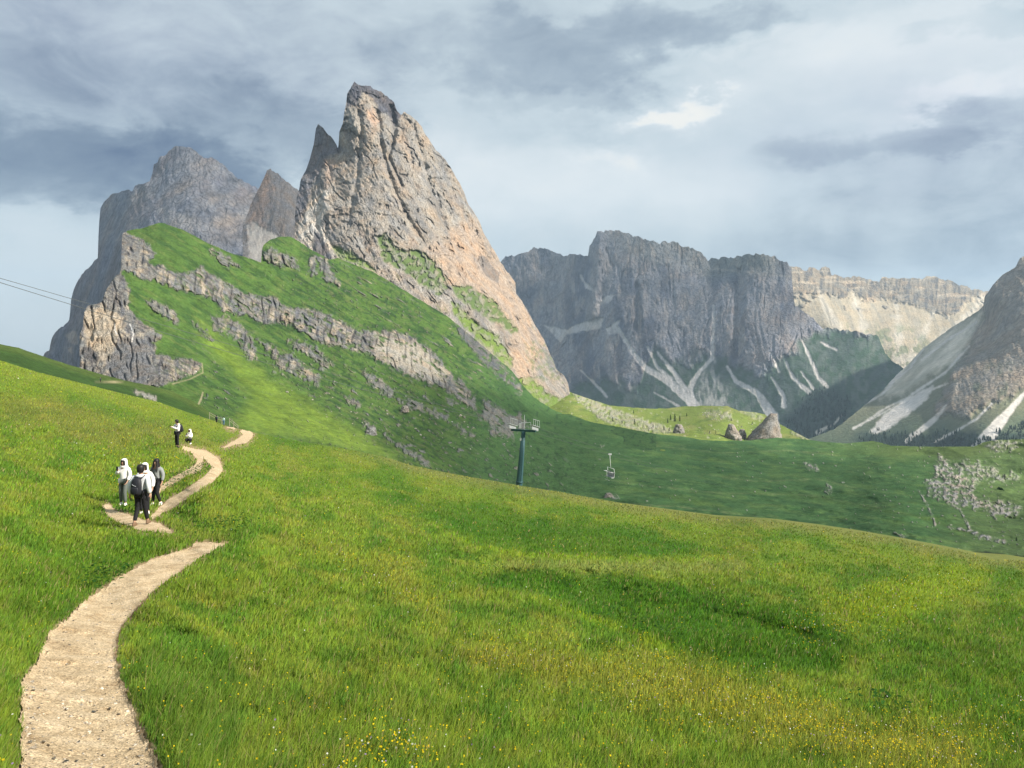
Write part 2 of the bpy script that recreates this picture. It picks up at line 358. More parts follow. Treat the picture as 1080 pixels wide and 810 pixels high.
def D_paint(U, V):
    p, s = D_str(U, V)
    c = cf(TAN, U)
    c = mixc(c, (0.36, 0.325, 0.28), sm(.05, .3, fbm(p / 4, s / 26, 43.5, 4)) * .6)
    c = mixc(c, (0.20, 0.185, 0.172), sm(-0.05, 0.3, fbm(p / 10, s / 45, 26.0, 4)) * 0.75)
    pk = pm(U, V, [(470, 250), (500, 228), (528, 278), (546, 305), (575, 362), (565, 412), (540, 402), (536, 352), (505, 305), (470, 298), (452, 262)], 9, 8)
    c = mixc(c, PINK, pk * 0.85)
    c = mixc(c, PINK, sm(0.08, 0.32, fbm(p / 16, s / 40, 27.0, 4)) * 0.28)
    c = mixc(c, (0.44, 0.30, 0.22), pm(U, V, [(387, 118), (393, 112), (400, 128), (392, 135)], 3, 3) * 0.6)
    # shade on the summit's turned-away side and the left spire, painted into the colour
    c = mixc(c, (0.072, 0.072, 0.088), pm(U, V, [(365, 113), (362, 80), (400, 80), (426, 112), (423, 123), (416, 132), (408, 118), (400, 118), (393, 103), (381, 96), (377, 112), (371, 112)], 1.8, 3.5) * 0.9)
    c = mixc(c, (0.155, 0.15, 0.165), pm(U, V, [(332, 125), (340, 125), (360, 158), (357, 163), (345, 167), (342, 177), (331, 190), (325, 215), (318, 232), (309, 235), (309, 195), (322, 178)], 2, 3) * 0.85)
    c = mixc(c, (0.40, 0.29, 0.22), pm(U, V, [(343, 168), (352, 166), (350, 190), (345, 205), (342, 195)], 2.5, 3) * 0.6)
    pale = pm(U, V, [(312, 254), (320, 228), (331, 208), (346, 200), (347, 222), (338, 234), (350, 262), (352, 276), (342, 276), (337, 250), (332, 246), (328, 264)], 2, 2.5)
    c = mixc(c, (0.52, 0.47, 0.41), pale * 0.9)
    c = mixc(c, (0.10, 0.10, 0.115), pm(U, V, [(330, 262), (332, 246), (336, 244), (342, 256), (350, 272), (350, 280), (336, 275)], 1.5, 1.5) * 0.9)  # the cave's inner darkness, painted flat on the rock
    c = mixc(c, (0.13, 0.125, 0.125), pm(U, V, [(505, 271), (511, 270), (520, 282), (527, 288), (526, 300), (517, 294), (508, 284)], 1.2, 1.2) * 0.65)  # shadow cast by the buttress, painted onto the face
    c = mixc(c, (0.10, 0.10, 0.105), np.clip(D_crk(p, s, fbm(U / 26, V / 26, 21.0, 4) * 14), 0, 1) * .6 * (1 - pk * .5))
    c = mixc(c, (0.17, 0.165, 0.165), sm(.05, .3, fbm(p / 5, s / 30, 41.5, 4)) * .5 * (1 - pk * .7))
    g = 0 * U; e = 0 * U
    brk = sm(-0.12, 0.22, fbm(U / 7, V / 7, 29.0, 4) + 0.1)
    for q in D_g:
        m = pm(U, V, q, 2.0, 4, 8) * (0.35 + 0.65 * brk); g = np.maximum(g, m); c = mixc(c, (0.075, 0.12, 0.032), m * 0.92)
    for q in D_lg:
        m = pm(U, V, q, 2.0, 3, 8) * (0.5 + 0.5 * brk); g = np.maximum(g, m); c = mixc(c, LGRASS, m * 0.92)
    f = sm(0.22, 0.42, fbm(p / 9, s / 30, 31.0, 4)) * sm(225, 290, V) * (1 - pk)
    c = mixc(c, (0.11, 0.135, 0.05), f * 0.5)
    m = pm(U, V, [(555, 362), (574, 358), (590, 392), (592, 402), (566, 402), (556, 385)], 4, 5, 6) * sm(-.1, .25, fbm(U / 5, V / 6, 33.0, 3))
    c = mixc(c, (0.12, 0.16, 0.07), m * 0.55)
    return c, 1 - 0.9 * g, e - 2.0 * g
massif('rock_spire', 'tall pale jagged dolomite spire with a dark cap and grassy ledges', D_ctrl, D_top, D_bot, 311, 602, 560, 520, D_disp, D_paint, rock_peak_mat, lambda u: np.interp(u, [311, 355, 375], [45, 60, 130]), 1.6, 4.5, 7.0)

# ---- F: the long dark wall across the valley
F_ctrl = [(490, 300, 4900), (490, 460, 4300), (545, 270, 4850), (570, 350, 4500), (600, 270, 4650), (600, 352, 4350), (610, 420, 3950), (622, 262, 4500), (650, 243, 4450), (655, 340, 4060), (680, 420, 3600), (700, 255, 4300),
          (720, 350, 3850), (735, 430, 3380), (746, 274, 4200), (800, 268, 3950), (800, 350, 3550), (800, 435, 3150), (845, 284, 3850), (850, 370, 3350), (880, 350, 3450), (850, 430, 2950),
          (900, 360, 3300), (905, 440, 2750), (945, 386, 3100), (960, 400, 2950), (930, 470, 2500), (840, 480, 2600), (700, 470, 3150)]
F_top = [(490, 300), (520, 282), (529.6, 275.6), (533.3, 270.4), (542, 269.6), (551, 266.7), (558.5, 263), (566.7, 261), (576.3, 263), (586.7, 266.7), (589, 268), (598.5, 271), (600.7, 268), (607.4, 268), (612, 268), (620, 269),
         (621.5, 259), (627.4, 252), (629.6, 244.8), (632.6, 243.5), (635, 243.5), (636.3, 245.6), (638.8, 242.6), (649, 242.6), (671, 249.3), (689, 254.4), (695.6, 256.4), (702, 254.4), (709.6, 255.5), (719.3, 259),
         (730.4, 262.6), (740.7, 267.8), (746, 273.7), (752.6, 272.7), (769.6, 271.5), (789, 268), (809.6, 268.5), (820, 272), (830, 277), (834, 284), (836, 300), (838, 321), (850, 330), (857, 336), (866, 346),
         (880, 347), (905, 350), (926, 354), (934, 373), (945, 384), (960, 392), (985, 415)]
F_fans = [[(652, 347, 2), (665, 368, 2.5), (681, 388, 3.2), (705, 402, 4), (724, 418, 5), (733, 429, 6)], [(683, 366, 1), (693, 387, 1.8), (708, 400, 2.4)], [(693, 371, 1), (711, 393, 2.2), (724, 412, 3)],
          [(753, 322, 1.2), (752, 352, 1.6), (751, 378, 2.2)], [(750, 379, 2), (740, 390, 2), (733, 399, 2.5), (727, 412, 3.5), (731, 428, 5)], [(767, 387, 1.5), (776, 402, 2), (798, 414, 3), (810, 431, 5), (816, 440, 6)],
          [(814, 398, 1), (826, 417, 2.2), (827, 428, 3)], [(829, 382, 1), (836, 398, 1.6), (854, 414, 2.4)], [(845, 356, .8), (854, 377, 1.6), (863, 398, 2.4), (873, 408, 2)], [(866, 361, 1), (882, 369, 1.4)],
          [(612, 390, .7), (628, 405, 1), (640, 418, 1.5)], [(690, 414, .6), (716, 428, .9)], [(812, 372, .7), (822, 392, 1.2)], [(845, 392, .8), (858, 410, 1.4)]]
F_led = [[(574, 343), (597, 348), (612, 340), (636, 335), (634, 347), (610, 350), (596, 353), (592, 362)], [(639, 346), (654, 337), (651, 351), (643, 354)], [(626, 324), (640, 312), (650, 310), (640, 320)], [(612, 290), (620, 300), (630, 309), (618, 304)]]
def F_talus(U, V):
    ln = [(480, 392), (560, 390), (600, 404), (640, 398), (655, 400), (672, 408), (690, 360), (720, 382), (745, 372), (775, 382), (800, 390), (818, 380), (840, 362), (852, 352), (866, 350), (990, 345)]
    return sm(-5, 9, V - lp(U, ln) + fbm(U / 14, V / 20, 41.0, 4) * 22)
def F_disp(U, V, R):
    w = fbm(U / 30, V / 60, 42.0, 3) * 12
    a = ridged((U + 1.6 * w) / 46, V / 120, 43.0, 5) * 6.5
    b = ridged((U + .9 * w) / 13, V / 55, 44.0, 5) * 1.9 + ridged((U + .5 * V) / 22, (V - .3 * U) / 30, 54.0, 4) * 1.6
    st = ridged(U / 70, (V + .1 * U + .8 * w) / 12, 45.0, 4) * 1.5 * sm(-.2, .2, fbm(U / 50, V / 30, 55.0, 2))
    d = fbm(U / 2.4, V / 3.5, 46.0, 3) * 1.3 - 3.0 * sm(.8, .97, ridged((U + w) / 15, V / 70, 56.0, 3)) + 2.4 * np.abs(fbm((U + w) / 9, V / 14, 57.0, 4))
    T = F_talus(U, V)
    but = -10 * lm(U, V, [(781, 285, 3), (779, 330, 5), (776, 375, 4)], 4, 2) - 8 * lm(U, V, [(672, 300, 2), (673, 345, 4)], 3, 2) + 10 * lm(U, V, [(633, 250, 4), (628, 300, 6), (626, 330, 6)], 5, 2)
    return (a + b + st + d) * (1 - 0.8 * T) + but * (1 - T) + T * ridged(U / 30, V / 50, 47.0, 3) * 1.6
def F_paint(U, V):
    c = cf((0.235, 0.225, 0.235), U)
    c = mixc(c, (0.12, 0.125, 0.15), sm(-.1, .25, fbm(U / 24, V / 60, 48.0, 4)))
    c = mixc(c, (0.36, 0.32, 0.30), sm(0.06, .34, fbm(U / 7, V / 34, 49.0, 4)) * 0.65)
    for q in ([(661, 312), (671, 312), (671, 338), (659, 340)], [(676, 300), (686, 300), (684, 336), (678, 336)], [(720, 318), (727, 318), (727, 345), (720, 348)]):
        c = mixc(c, (0.32, 0.28, 0.26), pm(U, V, q, 3, 3) * .55)
    T = F_talus(U, V)
    g = T * (0.75 + 0.25 * sm(-.2, .2, fbm(U / 9, V / 9, 50.0, 3)))
    c = mixc(c, (0.040, 0.075, 0.042), g)
    top = sm(30, 8, V - lp(U, F_top)) * sm(640, 680, U) * sm(840, 800, U)
    c = mixc(c, (0.15, 0.165, 0.12), top * .5)
    roof = pm(U, V, [(640, 240), (690, 250), (745, 268), (750, 284), (720, 288), (690, 276), (660, 262), (645, 256)], 3, 4, 8)
    c = mixc(c, (0.26, 0.25, 0.245), roof * .7)
    c = mixc(c, (0.30, 0.28, 0.26), (lm(U, V, [(655, 258, .8), (700, 272, 1.4), (740, 282, 1)], 1.2, 1.5) + lm(U, V, [(746, 283, .8), (790, 287, 1.2), (835, 292, 1)], 1.2, 1.5)) * .6)
    s = 0 * U
    for k, q in enumerate(F_fans): s = np.maximum(s, lm(U, V, q, 1.0, 1.2, 6, k) * (.75 + .25 * sm(-.2, .2, fbm(U / 3, V / 12, 51.0 + k, 3))))
    for q in F_led: s = np.maximum(s, pm(U, V, q, 1.2, 1.5, 6) * .9)
    s = np.maximum(s, pm(U, V, [(738, 400), (752, 378), (760, 400), (768, 420), (764, 432), (735, 432)], 5, 6, 7) * .5 * sm(-.25, .2, fbm(U / 5, V / 18, 52.0, 3)))
    c = mixc(c, (0.54, 0.50, 0.47), s * .95)
    f = pm(U, V, [(836, 432), (842, 424), (860, 408), (885, 408), (905, 430), (890, 455), (850, 470), (820, 446)], 6, 7, 8)
    c = mixc(c, (0.022, 0.045, 0.030), f * .8 * (1 - s))
    pth = np.maximum(lm(U, V, [(862, 456, 2), (880, 447, 1.2), (888, 438, .8)], .8, .8), np.maximum(lm(U, V, [(884, 457, 1.6), (905, 452, 1.2), (925, 440, .8)], .8, .6), lm(U, V, [(904, 448, .5), (910, 460, .8), (921, 466, 1)], .6, .4)))
    c = mixc(c, (0.50, 0.46, 0.40), pth * .8)
    return c, (1 - T) * (1 - .4 * s) + .2 * T, -1.0 * s
_, F_dist = massif('mountain_wall', 'long dark blue grey cliff wall with pale scree chutes across the valley', F_ctrl, F_top, [(490, 470), (985, 490)], 490, 985, 760, 300, F_disp, F_paint, rock_far, 900, 2.6, 5, 11.0)

# ---- F2: the sunlit cirque behind
C2_ctrl = [(826, 280, 5000), (826, 400, 4300), (880, 292, 5000), (880, 345, 4250), (930, 293, 5000), (930, 312, 4850), (940, 340, 4300), (940, 400, 3600), (990, 293, 5000), (990, 335, 4350), (1000, 400, 3400), (1030, 306, 4800),
           (1045, 312, 4700), (1040, 350, 4000), (1070, 330, 4500), (1070, 400, 3500)]
C2_top = [(826, 283), (834, 279.5), (840.7, 282), (850.4, 284.5), (853.3, 282.6), (864.4, 283.3), (867.4, 281.6), (874.8, 283.3), (877, 290), (886.7, 291.5), (895, 291.5), (907.8, 293), (927, 297.6), (930.4, 293), (959.6, 294), (969, 293.3), (987, 292), (1000, 295), (1017, 301),
          (1028, 305), (1041, 307.8), (1056, 312), (1075, 320)]
def C2_cliff(U, V):
    lo = [(826, 318), (845, 312), (853, 309), (870, 309), (886, 315), (900, 308), (915, 318), (930, 314), (950, 318), (965, 322), (985, 330), (1000, 333), (1012, 328), (1020, 318), (1030, 312), (1060, 316)]
    return sm(3, -3, V - lp(U, lo) + fbm(U / 6, V / 5, 61.0, 3) * 6)
def C2_disp(U, V, R):
    K = np.maximum(C2_cliff(U, V), sm(.12, .3, fbm((U - .5 * V) / 16, V / 9, 70.0, 4)) * sm(332, 322, V) * .8)
    return K * (ridged(U / 10, V / 30, 62.0, 4) * 3.2 + ridged(U / 60, V / 7, 63.0, 3) * 2.0) + (1 - K) * (ridged((U - (V - 300) * .3) / 13, V / 90, 64.0, 4) * 2.2) + fbm(U / 2.5, V / 2.5, 65.0, 3) * .5 + K * 3
def C2_paint(U, V):
    K = np.maximum(C2_cliff(U, V), sm(.12, .3, fbm((U - .5 * V) / 16, V / 9, 70.0, 4)) * sm(332, 322, V) * .8)
    c = cf((0.40, 0.335, 0.235), U)
    c = mixc(c, (0.30, 0.27, 0.21), sm(0, .35, fbm((U - .3 * V) / 7, V / 40, 66.0, 4)) * .7)
    c = mixc(c, (0.23, 0.195, 0.15), K * .85)
    c = mixc(c, (0.11, 0.105, 0.10), K * sm(.0, .25, fbm(U / 5, V / 14, 69.0, 4)) * .8)
    c = mixc(c, (0.46, 0.38, 0.28), K * sm(.05, .3, fbm(U / 30, V / 5, 67.0, 3)) * .7)
    for q in ([(900, 312, 1), (908, 335, 3), (915, 365, 5), (925, 400, 6)], [(945, 318, 1), (948, 340, 3), (950, 370, 5), (945, 410, 6)], [(985, 330, 1), (975, 350, 3), (960, 380, 5), (948, 410, 6)], [(1038, 312, 3), (1020, 336, 5), (990, 362, 7), (955, 395, 8)], [(865, 309, 2), (872, 330, 5), (885, 350, 6)]):
        c = mixc(c, (0.52, 0.47, 0.39), lm(U, V, q, 3, 4, 7) * .75)
    c = mixc(c, (0.27, 0.25, 0.20), sm(.05, .28, fbm((U - .6 * (V - 300)) / 5, V / 45, 66.6, 4)) * (1 - K) * .6)
    c = mixc(c, (0.13, 0.165, 0.075), sm(.0, .25, fbm(U / 9, V / 9, 68.6, 4)) * sm(336, 356, V + fbm(U / 12, V / 12, 68.0, 3) * 14) * sm(1000, 960, U) * .7)
    return c, .35 + .65 * K, 0
massif('mountain_cirque', 'pale sunlit cliff band above a scree bowl', C2_ctrl, C2_top, [(826, 420), (1075, 425)], 826, 1075, 400, 200, C2_disp, C2_paint, rock_far, 700, 3.0, 7, 15.0)

# ---- G: the mountain at the right edge
G_ctrl = [(850, 462, 2350), (905, 434, 2500), (945, 396, 2800), (900, 480, 2050), (985, 362, 2800), (960, 450, 2100), (1020, 336, 2800), (1000, 400, 2320), (1000, 480, 1850), (1039, 312, 2640), (1030, 400, 2180), (1040, 460, 1800),
          (1060, 290, 2630), (1080, 270, 2640), (1080, 350, 2290), (1080, 460, 1800), (1140, 250, 2750), (1240, 210, 3000), (1240, 450, 2050), (1140, 450, 1880)]
G_top = [(850, 465), (862, 459), (880, 453), (905, 433), (930, 412), (945, 396), (956, 386), (975, 366), (1000, 348), (1020, 335), (1033, 327), (1037.5, 322), (1038.5, 312), (1041, 309.6), (1044.8, 304), (1052, 295), (1059.6, 288.3),
         (1070.7, 282), (1076, 271.7), (1080, 270), (1100, 262), (1140, 240), (1200, 222), (1240, 205)]
G_cl = [(1039, 300), (1039, 330), (1026, 356), (1018, 373), (1002, 398), (992, 424), (984, 438), (1000, 436), (1018, 440), (1040, 428), (1060, 420), (1085, 405), (1130, 400), (1260, 380), (1260, 150), (1060, 250)]
def G_disp(U, V, R):
    w = fbm(U / 30, V / 30, 72.0, 3) * 10
    k = pm(U, V, G_cl, 5, 5)
    a = ridged((U * .9 + V * .35 + w) / 30, (V - U * .4) / 60, 73.0, 5) * 5.5 + ridged((U - .5 * V + w) / 10, (V + .4 * U) / 30, 74.0, 4) * 1.5
    return k * (a + 4) + (1 - k) * ridged((U * .62 + V * .78) / 10, (U - V) / 90, 75.0, 3) * 1.0 + fbm(U / 3, V / 3, 76.0, 3) * .7 * k
def G_paint(U, V):
    k = pm(U, V, G_cl, 5, 5)
    s_, q_ = U * .7 + V * .7, U * .7 - V * .7
    c = cf((0.145, 0.15, 0.09), U)
    up = pm(U, V, [(1036, 326), (1039, 330), (1026, 356), (1008, 380), (985, 396), (950, 418), (930, 420), (945, 390), (985, 350)], 7, 7)
    c = mixc(c, (0.60, 0.55, 0.46), up * (.5 + .5 * sm(-.15, .25, fbm(s_ / 9, q_ / 60, 77.0, 4))))
    c = mixc(c, (0.07, 0.10, 0.06), sm(-5, 25, V - lp(U, [(900, 440), (960, 425), (1020, 445), (1090, 420)]) + 14 * fbm(U / 12, V / 12, 78., 3)) * (1 - k) * .8)
    c = mixc(c, (0.235, 0.20, 0.16), k)
    c = mixc(c, (0.28, 0.245, 0.205), k * sm(-.05, .3, fbm((U + .4 * V) / 9, V / 16, 79.0, 4)) * .8)
    c = mixc(c, (0.10, 0.125, 0.065), k * sm(0.0, .3, fbm(U / 14, V / 14, 80.0, 4)) * sm(340, 420, V) * .6)
    f = sm(452, 462, V - 6 * fbm(U / 8, V / 5, 81.0, 3)) * sm(890, 915, U)
    c = mixc(c, (0.022, 0.042, 0.032), f * .85)
    s = pm(U, V, [(985, 406), (979, 420), (960, 436), (940, 450), (925, 458), (917, 456), (930, 440), (955, 420)], 1.5, 1.5, 5)
    for q in ([(998, 427, 1), (986, 442, 2.5), (976, 450, 3), (956, 465, 3)], [(1082, 413, 2), (1066, 432, 3.5), (1054, 446, 6), (1040, 464, 8), (1030, 474, 7)], [(1046, 426, .8), (1030, 442, 1.3), (1005, 457, .7)], [(1000, 404, .6), (975, 414, .9), (945, 428, .8), (900, 452, 1.2)],
              [(1030, 340, 1), (1000, 358, 1.3), (972, 380, 1)], [(1022, 365, .7), (998, 392, 1.2), (962, 416, 1)], [(985, 350, 1), (960, 388, 1), (940, 404, 1)], [(1012, 452, .7), (986, 466, 1)],
              [(951, 388, 1.2), (945, 398, 1.6), (938, 408, 1), (930, 416, .8), (905, 430, .7)], [(940, 402, 3), (934, 398, 1)], [(960, 418, .8), (935, 430, 1), (908, 448, .9)]):
        s = np.maximum(s, lm(U, V, q, .9, 1.0, 6) * .9)
    c = mixc(c, (0.56, 0.52, 0.48), s)
    return c, np.clip(k + .25, 0, 1) * (1 - .3 * s), 0
_, G_dist = massif('mountain_flank', 'brown grey mountain flank with pale scree fans at the right edge', G_ctrl, G_top, [(850, 500), (1240, 500)], 850, 1240, 560, 300, G_disp, G_paint, rock_far, 900, .9, 5, 19.0)

# ---- I: the sunlit plateau below the spires
I_ctrl = [(560, 440, 900), (590, 416, 1080), (600, 412, 1100), (620, 430, 980), (643, 427, 1100), (640, 452, 720), (700, 430, 1150), (700, 460, 700), (750, 428, 1080), (760, 445, 820), (770, 468, 680), (800, 436, 1000), (850, 462, 760), (850, 470, 700), (900, 478, 650)]
I_top = [(560, 418), (590, 414), (600, 413), (610, 416.5), (625, 422), (643, 427.5), (668, 430), (690, 431), (705, 430.5), (720, 428.5), (745, 428), (767, 428.3), (779, 433), (797, 435), (806, 437), (820, 446), (835, 454), (849, 461), (865, 470), (900, 480)]
def I_disp(U, V, R): return fbm(U / 22, V / 7, 85.0, 4) * 14 + R * (ridged(U / 5, V / 4, 86.0, 3) * 1.6)
def I_paint(U, V):
    c = cf((0.14, 0.185, 0.040), U)
    c = mixc(c, (0.19, 0.20, 0.065), sm(0, .3, fbm(U / 20, V / 6, 87.0, 4)) * .8)
    c = mixc(c, (0.07, 0.12, 0.03), sm(.05, .35, fbm(U / 12, V / 5, 88.0, 4)) * .5)
    s = np.maximum(pm(U, V, [(596, 408), (612, 415), (640, 428), (672, 440), (700, 448), (712, 456), (690, 457), (655, 450), (632, 442), (612, 424)], 1.5, 2.5, 6), pm(U, V, [(738, 436), (750, 432), (770, 435), (772, 442), (752, 440)], 2, 3, 5) * .8)
    s = np.maximum(s, pm(U, V, [(780, 433), (797, 434), (808, 440), (800, 444)], 1.5, 2, 5) * .7)
    s = np.maximum(s, pm(U, V, [(838, 452), (858, 462), (850, 466), (832, 456)], 1, 1.5, 5) * .7)
    s = s * sm(-.35, .05, fbm(U / 4, V / 3, 89.0, 3))
    c = mixc(c, (0.42, 0.39, 0.335), s * .62 * (.6 + .4 * sm(-.2, .2, fbm(U / 10, V / 4, 89.5, 3))))
    c = mixc(c, (0.42, 0.39, 0.33), sm(.30, .42, fbm(U / 4, V / 2.5, 90.0, 3)) * .5)
    return c, s, s * 1.5
_, I_dist = massif('plateau', 'sunlit grassy plateau with a band of pale rubble below the spire', I_ctrl, I_top, [(560, 470), (900, 495)], 560, 900, 420, 80, I_disp, I_paint, rock_slope, 60, .5, 6, 23.0)
# ================================================================ C: the green ridge with cliff bands
RIDGE = [(-120, 345), (0, 380), (40, 392.6), (70, 400), (99, 407.4), (129, 415), (166, 423.7), (200, 435.5), (226.7, 444), (239.6, 449.6), (252.6, 452.4), (267.4, 456), (289.6, 460.7), (317, 465.4), (340, 469.5), (377, 475.6), (403, 481),
         (432.6, 490.4), (458.5, 496), (492, 502.4), (520, 507), (548, 512), (596, 520), (654, 531), (717, 539.6), (760, 545.6), (820, 549.5), (868, 555.6), (916, 563), (964, 572), (1013, 582), (1049, 590), (1080, 592), (1200, 612)]
C_ctrl = [(80, 330, 395), (88, 400, 350), (100, 325, 400), (124, 292, 425), (125, 380, 365), (112, 405, 345), (130, 248, 520), (150, 241, 535), (150, 300, 430), (170, 235, 550), (160, 395, 345), (205, 250, 545), (200, 300, 470), (200, 350, 420), (200, 405, 340), (190, 440, 280),
          (250, 270, 580), (250, 330, 500), (250, 400, 385), (250, 455, 270), (278, 262, 600), (300, 250, 640), (300, 300, 575), (300, 350, 500), (300, 420, 370), (300, 465, 275), (330, 264, 650), (360, 284, 650), (360, 345, 540), (360, 400, 440), (350, 460, 305),
          (400, 290, 680), (420, 350, 570), (420, 400, 470), (420, 450, 380), (440, 485, 300), (470, 332, 680), (470, 400, 520), (480, 450, 430), (490, 495, 320), (530, 383, 690), (530, 430, 540), (530, 480, 420), (550, 412, 670), (560, 515, 330), (600, 437, 720), (600, 480, 480), (600, 520, 340), (640, 450, 680), (660, 500, 420), (660, 560, 300)]
C_top = [(84, 352), (87.5, 345), (88.6, 330), (92, 322.5), (100, 321), (107, 319), (110, 311), (113, 304), (118, 296.5), (123, 290), (126, 289), (127.6, 284), (128.2, 262), (129, 246.7), (135, 243), (149.6, 240.7), (161.5, 237), (167.4, 234.8), (173, 235.5), (182, 239), (192, 242), (209.6, 251),
         (224.4, 259), (229.6, 260.7), (244.4, 267.4), (263.7, 272.6), (275.5, 277), (276.5, 262), (278, 258), (284.4, 253), (294.8, 249.6), (306.7, 249.6), (315.6, 254.8), (324.4, 260.7), (329, 263.7), (348, 274), (356, 272), (368, 277), (394, 287), (423, 304), (444, 317), (470, 332),
         (499, 356), (525, 378.5), (540, 391), (551, 406), (563, 419), (581, 431), (598.5, 438.5), (628, 446), (654, 450.5), (692, 458)]
C_bot = [(u, v + 38) for u, v in RIDGE if 60 < u < 800]
C_rock = [
 [(126, 250), (129, 244), (142, 249), (155.5, 256), (163.7, 267.4), (163, 273), (155.5, 277), (163, 281), (172, 280), (176, 286), (200, 288), (212, 281), (222, 290), (243, 300), (256, 309), (267, 311), (290, 313.7), (304, 325), (323, 325), (338, 328.5), (364, 340), (377, 349), (399, 349), (418, 349),
  (436, 356), (455, 369), (470, 386), (484.5, 398), (499, 416), (505, 438.5), (492, 427.5), (479, 418), (466, 409), (444, 401), (418, 389.6), (395.5, 378.5), (373, 369), (360, 365.5), (338, 362), (323, 352.6), (304, 343), (289, 341), (278.5, 343), (260, 332), (249, 332), (234, 326.7), (226.7, 317.4), (208, 310), (186, 305), (173, 299), (161, 295), (149, 295), (141, 287), (126, 283)],
 [(80, 325), (92, 318), (107, 315), (112, 302), (125, 284), (135, 299), (138, 318), (133, 322), (150, 340), (165, 350), (172, 353), (162, 362), (165, 372), (185, 378), (200, 379), (212, 384), (210, 391), (190, 400), (165, 408), (140, 408), (80, 400)],
 [(155, 318), (168, 318), (185, 330), (188, 338), (186, 342), (175, 335), (165, 328)],
 [(223, 334), (238, 334), (256, 345), (267, 356), (271, 378), (264, 380), (252, 360), (240, 351), (225, 347)],
 [(202, 338), (212, 345), (222, 355), (228, 362), (216, 355)],
 [(271, 356), (288, 367), (308, 373), (319, 386), (338, 397), (336, 406), (323, 402.6), (293, 388), (288, 378)],
 [(302, 358), (332, 365), (352, 386), (339, 390), (332, 378), (314, 369)],
 [(381, 390), (403, 401), (416, 412), (414, 420), (403, 414), (388, 403)], [(421, 422), (444, 425), (449, 435), (429, 429)], [(451, 431), (473, 438), (470, 444), (455, 438)], [(384, 444), (397, 453), (386, 455)],
 [(405, 458), (414, 464), (429, 474), (451, 485), (453, 492), (440, 485), (421, 472)], [(479, 448), (501, 459), (496, 461)], [(364, 418), (378, 422), (380, 429), (368, 424)], [(516, 452), (530, 455), (528, 461), (518, 458)], [(470, 420), (480, 424), (478, 430)],
 [(277, 272), (280, 264), (292, 262), (312, 274), (316, 283), (300, 282), (286, 277)], [(220, 262), (238, 268), (252, 280), (236, 280), (226, 272)], [(330, 268), (344, 272), (352, 290), (358, 302), (344, 296), (336, 282)], [(326, 272), (333, 272), (334, 292), (326, 286)],
 [(480, 343), (500, 352), (520, 372), (536, 392), (532, 402), (512, 384), (496, 366), (482, 352)], [(540, 398), (552, 412), (548, 416), (536, 404)], [(536, 440), (549, 436), (556, 450), (546, 456)], [(510, 420), (528, 430), (545, 446), (540, 462), (522, 455), (508, 438)]]
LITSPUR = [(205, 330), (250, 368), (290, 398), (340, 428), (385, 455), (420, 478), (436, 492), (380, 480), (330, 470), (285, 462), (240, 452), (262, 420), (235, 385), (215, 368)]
def C_rm(U, V):
    """bare rock: the bands, torn by ledges of turf, and crumbs of outcrop between them"""
    A, B = U * .86 + V * .5, V * .86 - U * .5             # along and across the dipping beds
    r = 0 * U
    for k, q in enumerate(C_rock):
        big = k < 2
        r = np.maximum(r, pm(U, V, q, 1.6 if big else 2.2, 3.2 if big else 4.5, 5 if big else 4.5, k * 3.1) * (1 if big else .95))
    led = sm(.16, .34, fbm(A / 14, B / 4.2, 104.0, 4) + .10 * noise(U / 40, V / 40, 4.4)) * sm(150, 230, U)
    r = r * (1 - .9 * led) * (1 - .85 * sm(.16, .34, fbm(U / 9, V / 9, 100.0, 4)) * sm(200, 260, U))
    zone = sm(-5, 25, V - lp(U, [(140, 330), (230, 330), (330, 372), (400, 380), (470, 400), (560, 470)])) * sm(8, -14, poly_sd(U, V, LITSPUR)) * sm(620, 560, U) * sm(190, 230, U)
    n = fbm(A / 10, B / 4.5, 102.0, 5)
    crumbs = sm(.22, .36, n) * zone
    fine = sm(.30, .42, fbm(A / 4, B / 2.4, 99.0, 3)) * np.maximum(zone, sm(250, 330, U) * sm(560, 500, U) * .9)
    hi = sm(.22, .36, fbm(A / 22, B / 3.5, 103.0, 4)) * sm(320, 370, U) * sm(545, 500, U) * sm(30, 8, np.abs(V - lp(U, C_top) - 26))
    return np.maximum.reduce([r, crumbs * .8, fine * .6, hi * .75])
def C_disp(U, V, R):
    A, B = U * .86 + V * .5, V * .86 - U * .5
    big = fbm(A / 60, B / 26, 105.0, 4) * 6
    fold = ridged((U * .5 - V * .86) / 22, A / 70, 106.0, 4) * 2.6 + ridged(A / 26, B / 60, 98.0, 3) * 1.8
    fine = fbm(A / 7, B / 3.2, 107.0, 4) * 1.5 + fbm(U / 3, V / 2.2, 97.0, 3) * .6
    wv = fbm(U / 20, V / 20, 109.0, 3) * 8
    rock = ridged((U + wv) / 11, V / 34, 108.0, 4) * 3.0 + ridged((A + wv) / 12, (B + wv) / 9, 110.0, 4) * 1.3 + fbm(U / 2.6, V / 3.4, 111.0, 3) * .9
    rock = rock - 5.0 * sm(.70, .95, ridged((U + .5 * wv) / 12, V / 40, 112.0, 2))
    spur = 16 * sm(-4, 30, poly_sd(U, V, LITSPUR))
    return big + fold + fine * (1 - R) + R * (rock * 1.1 + 1.6) + spur * .7
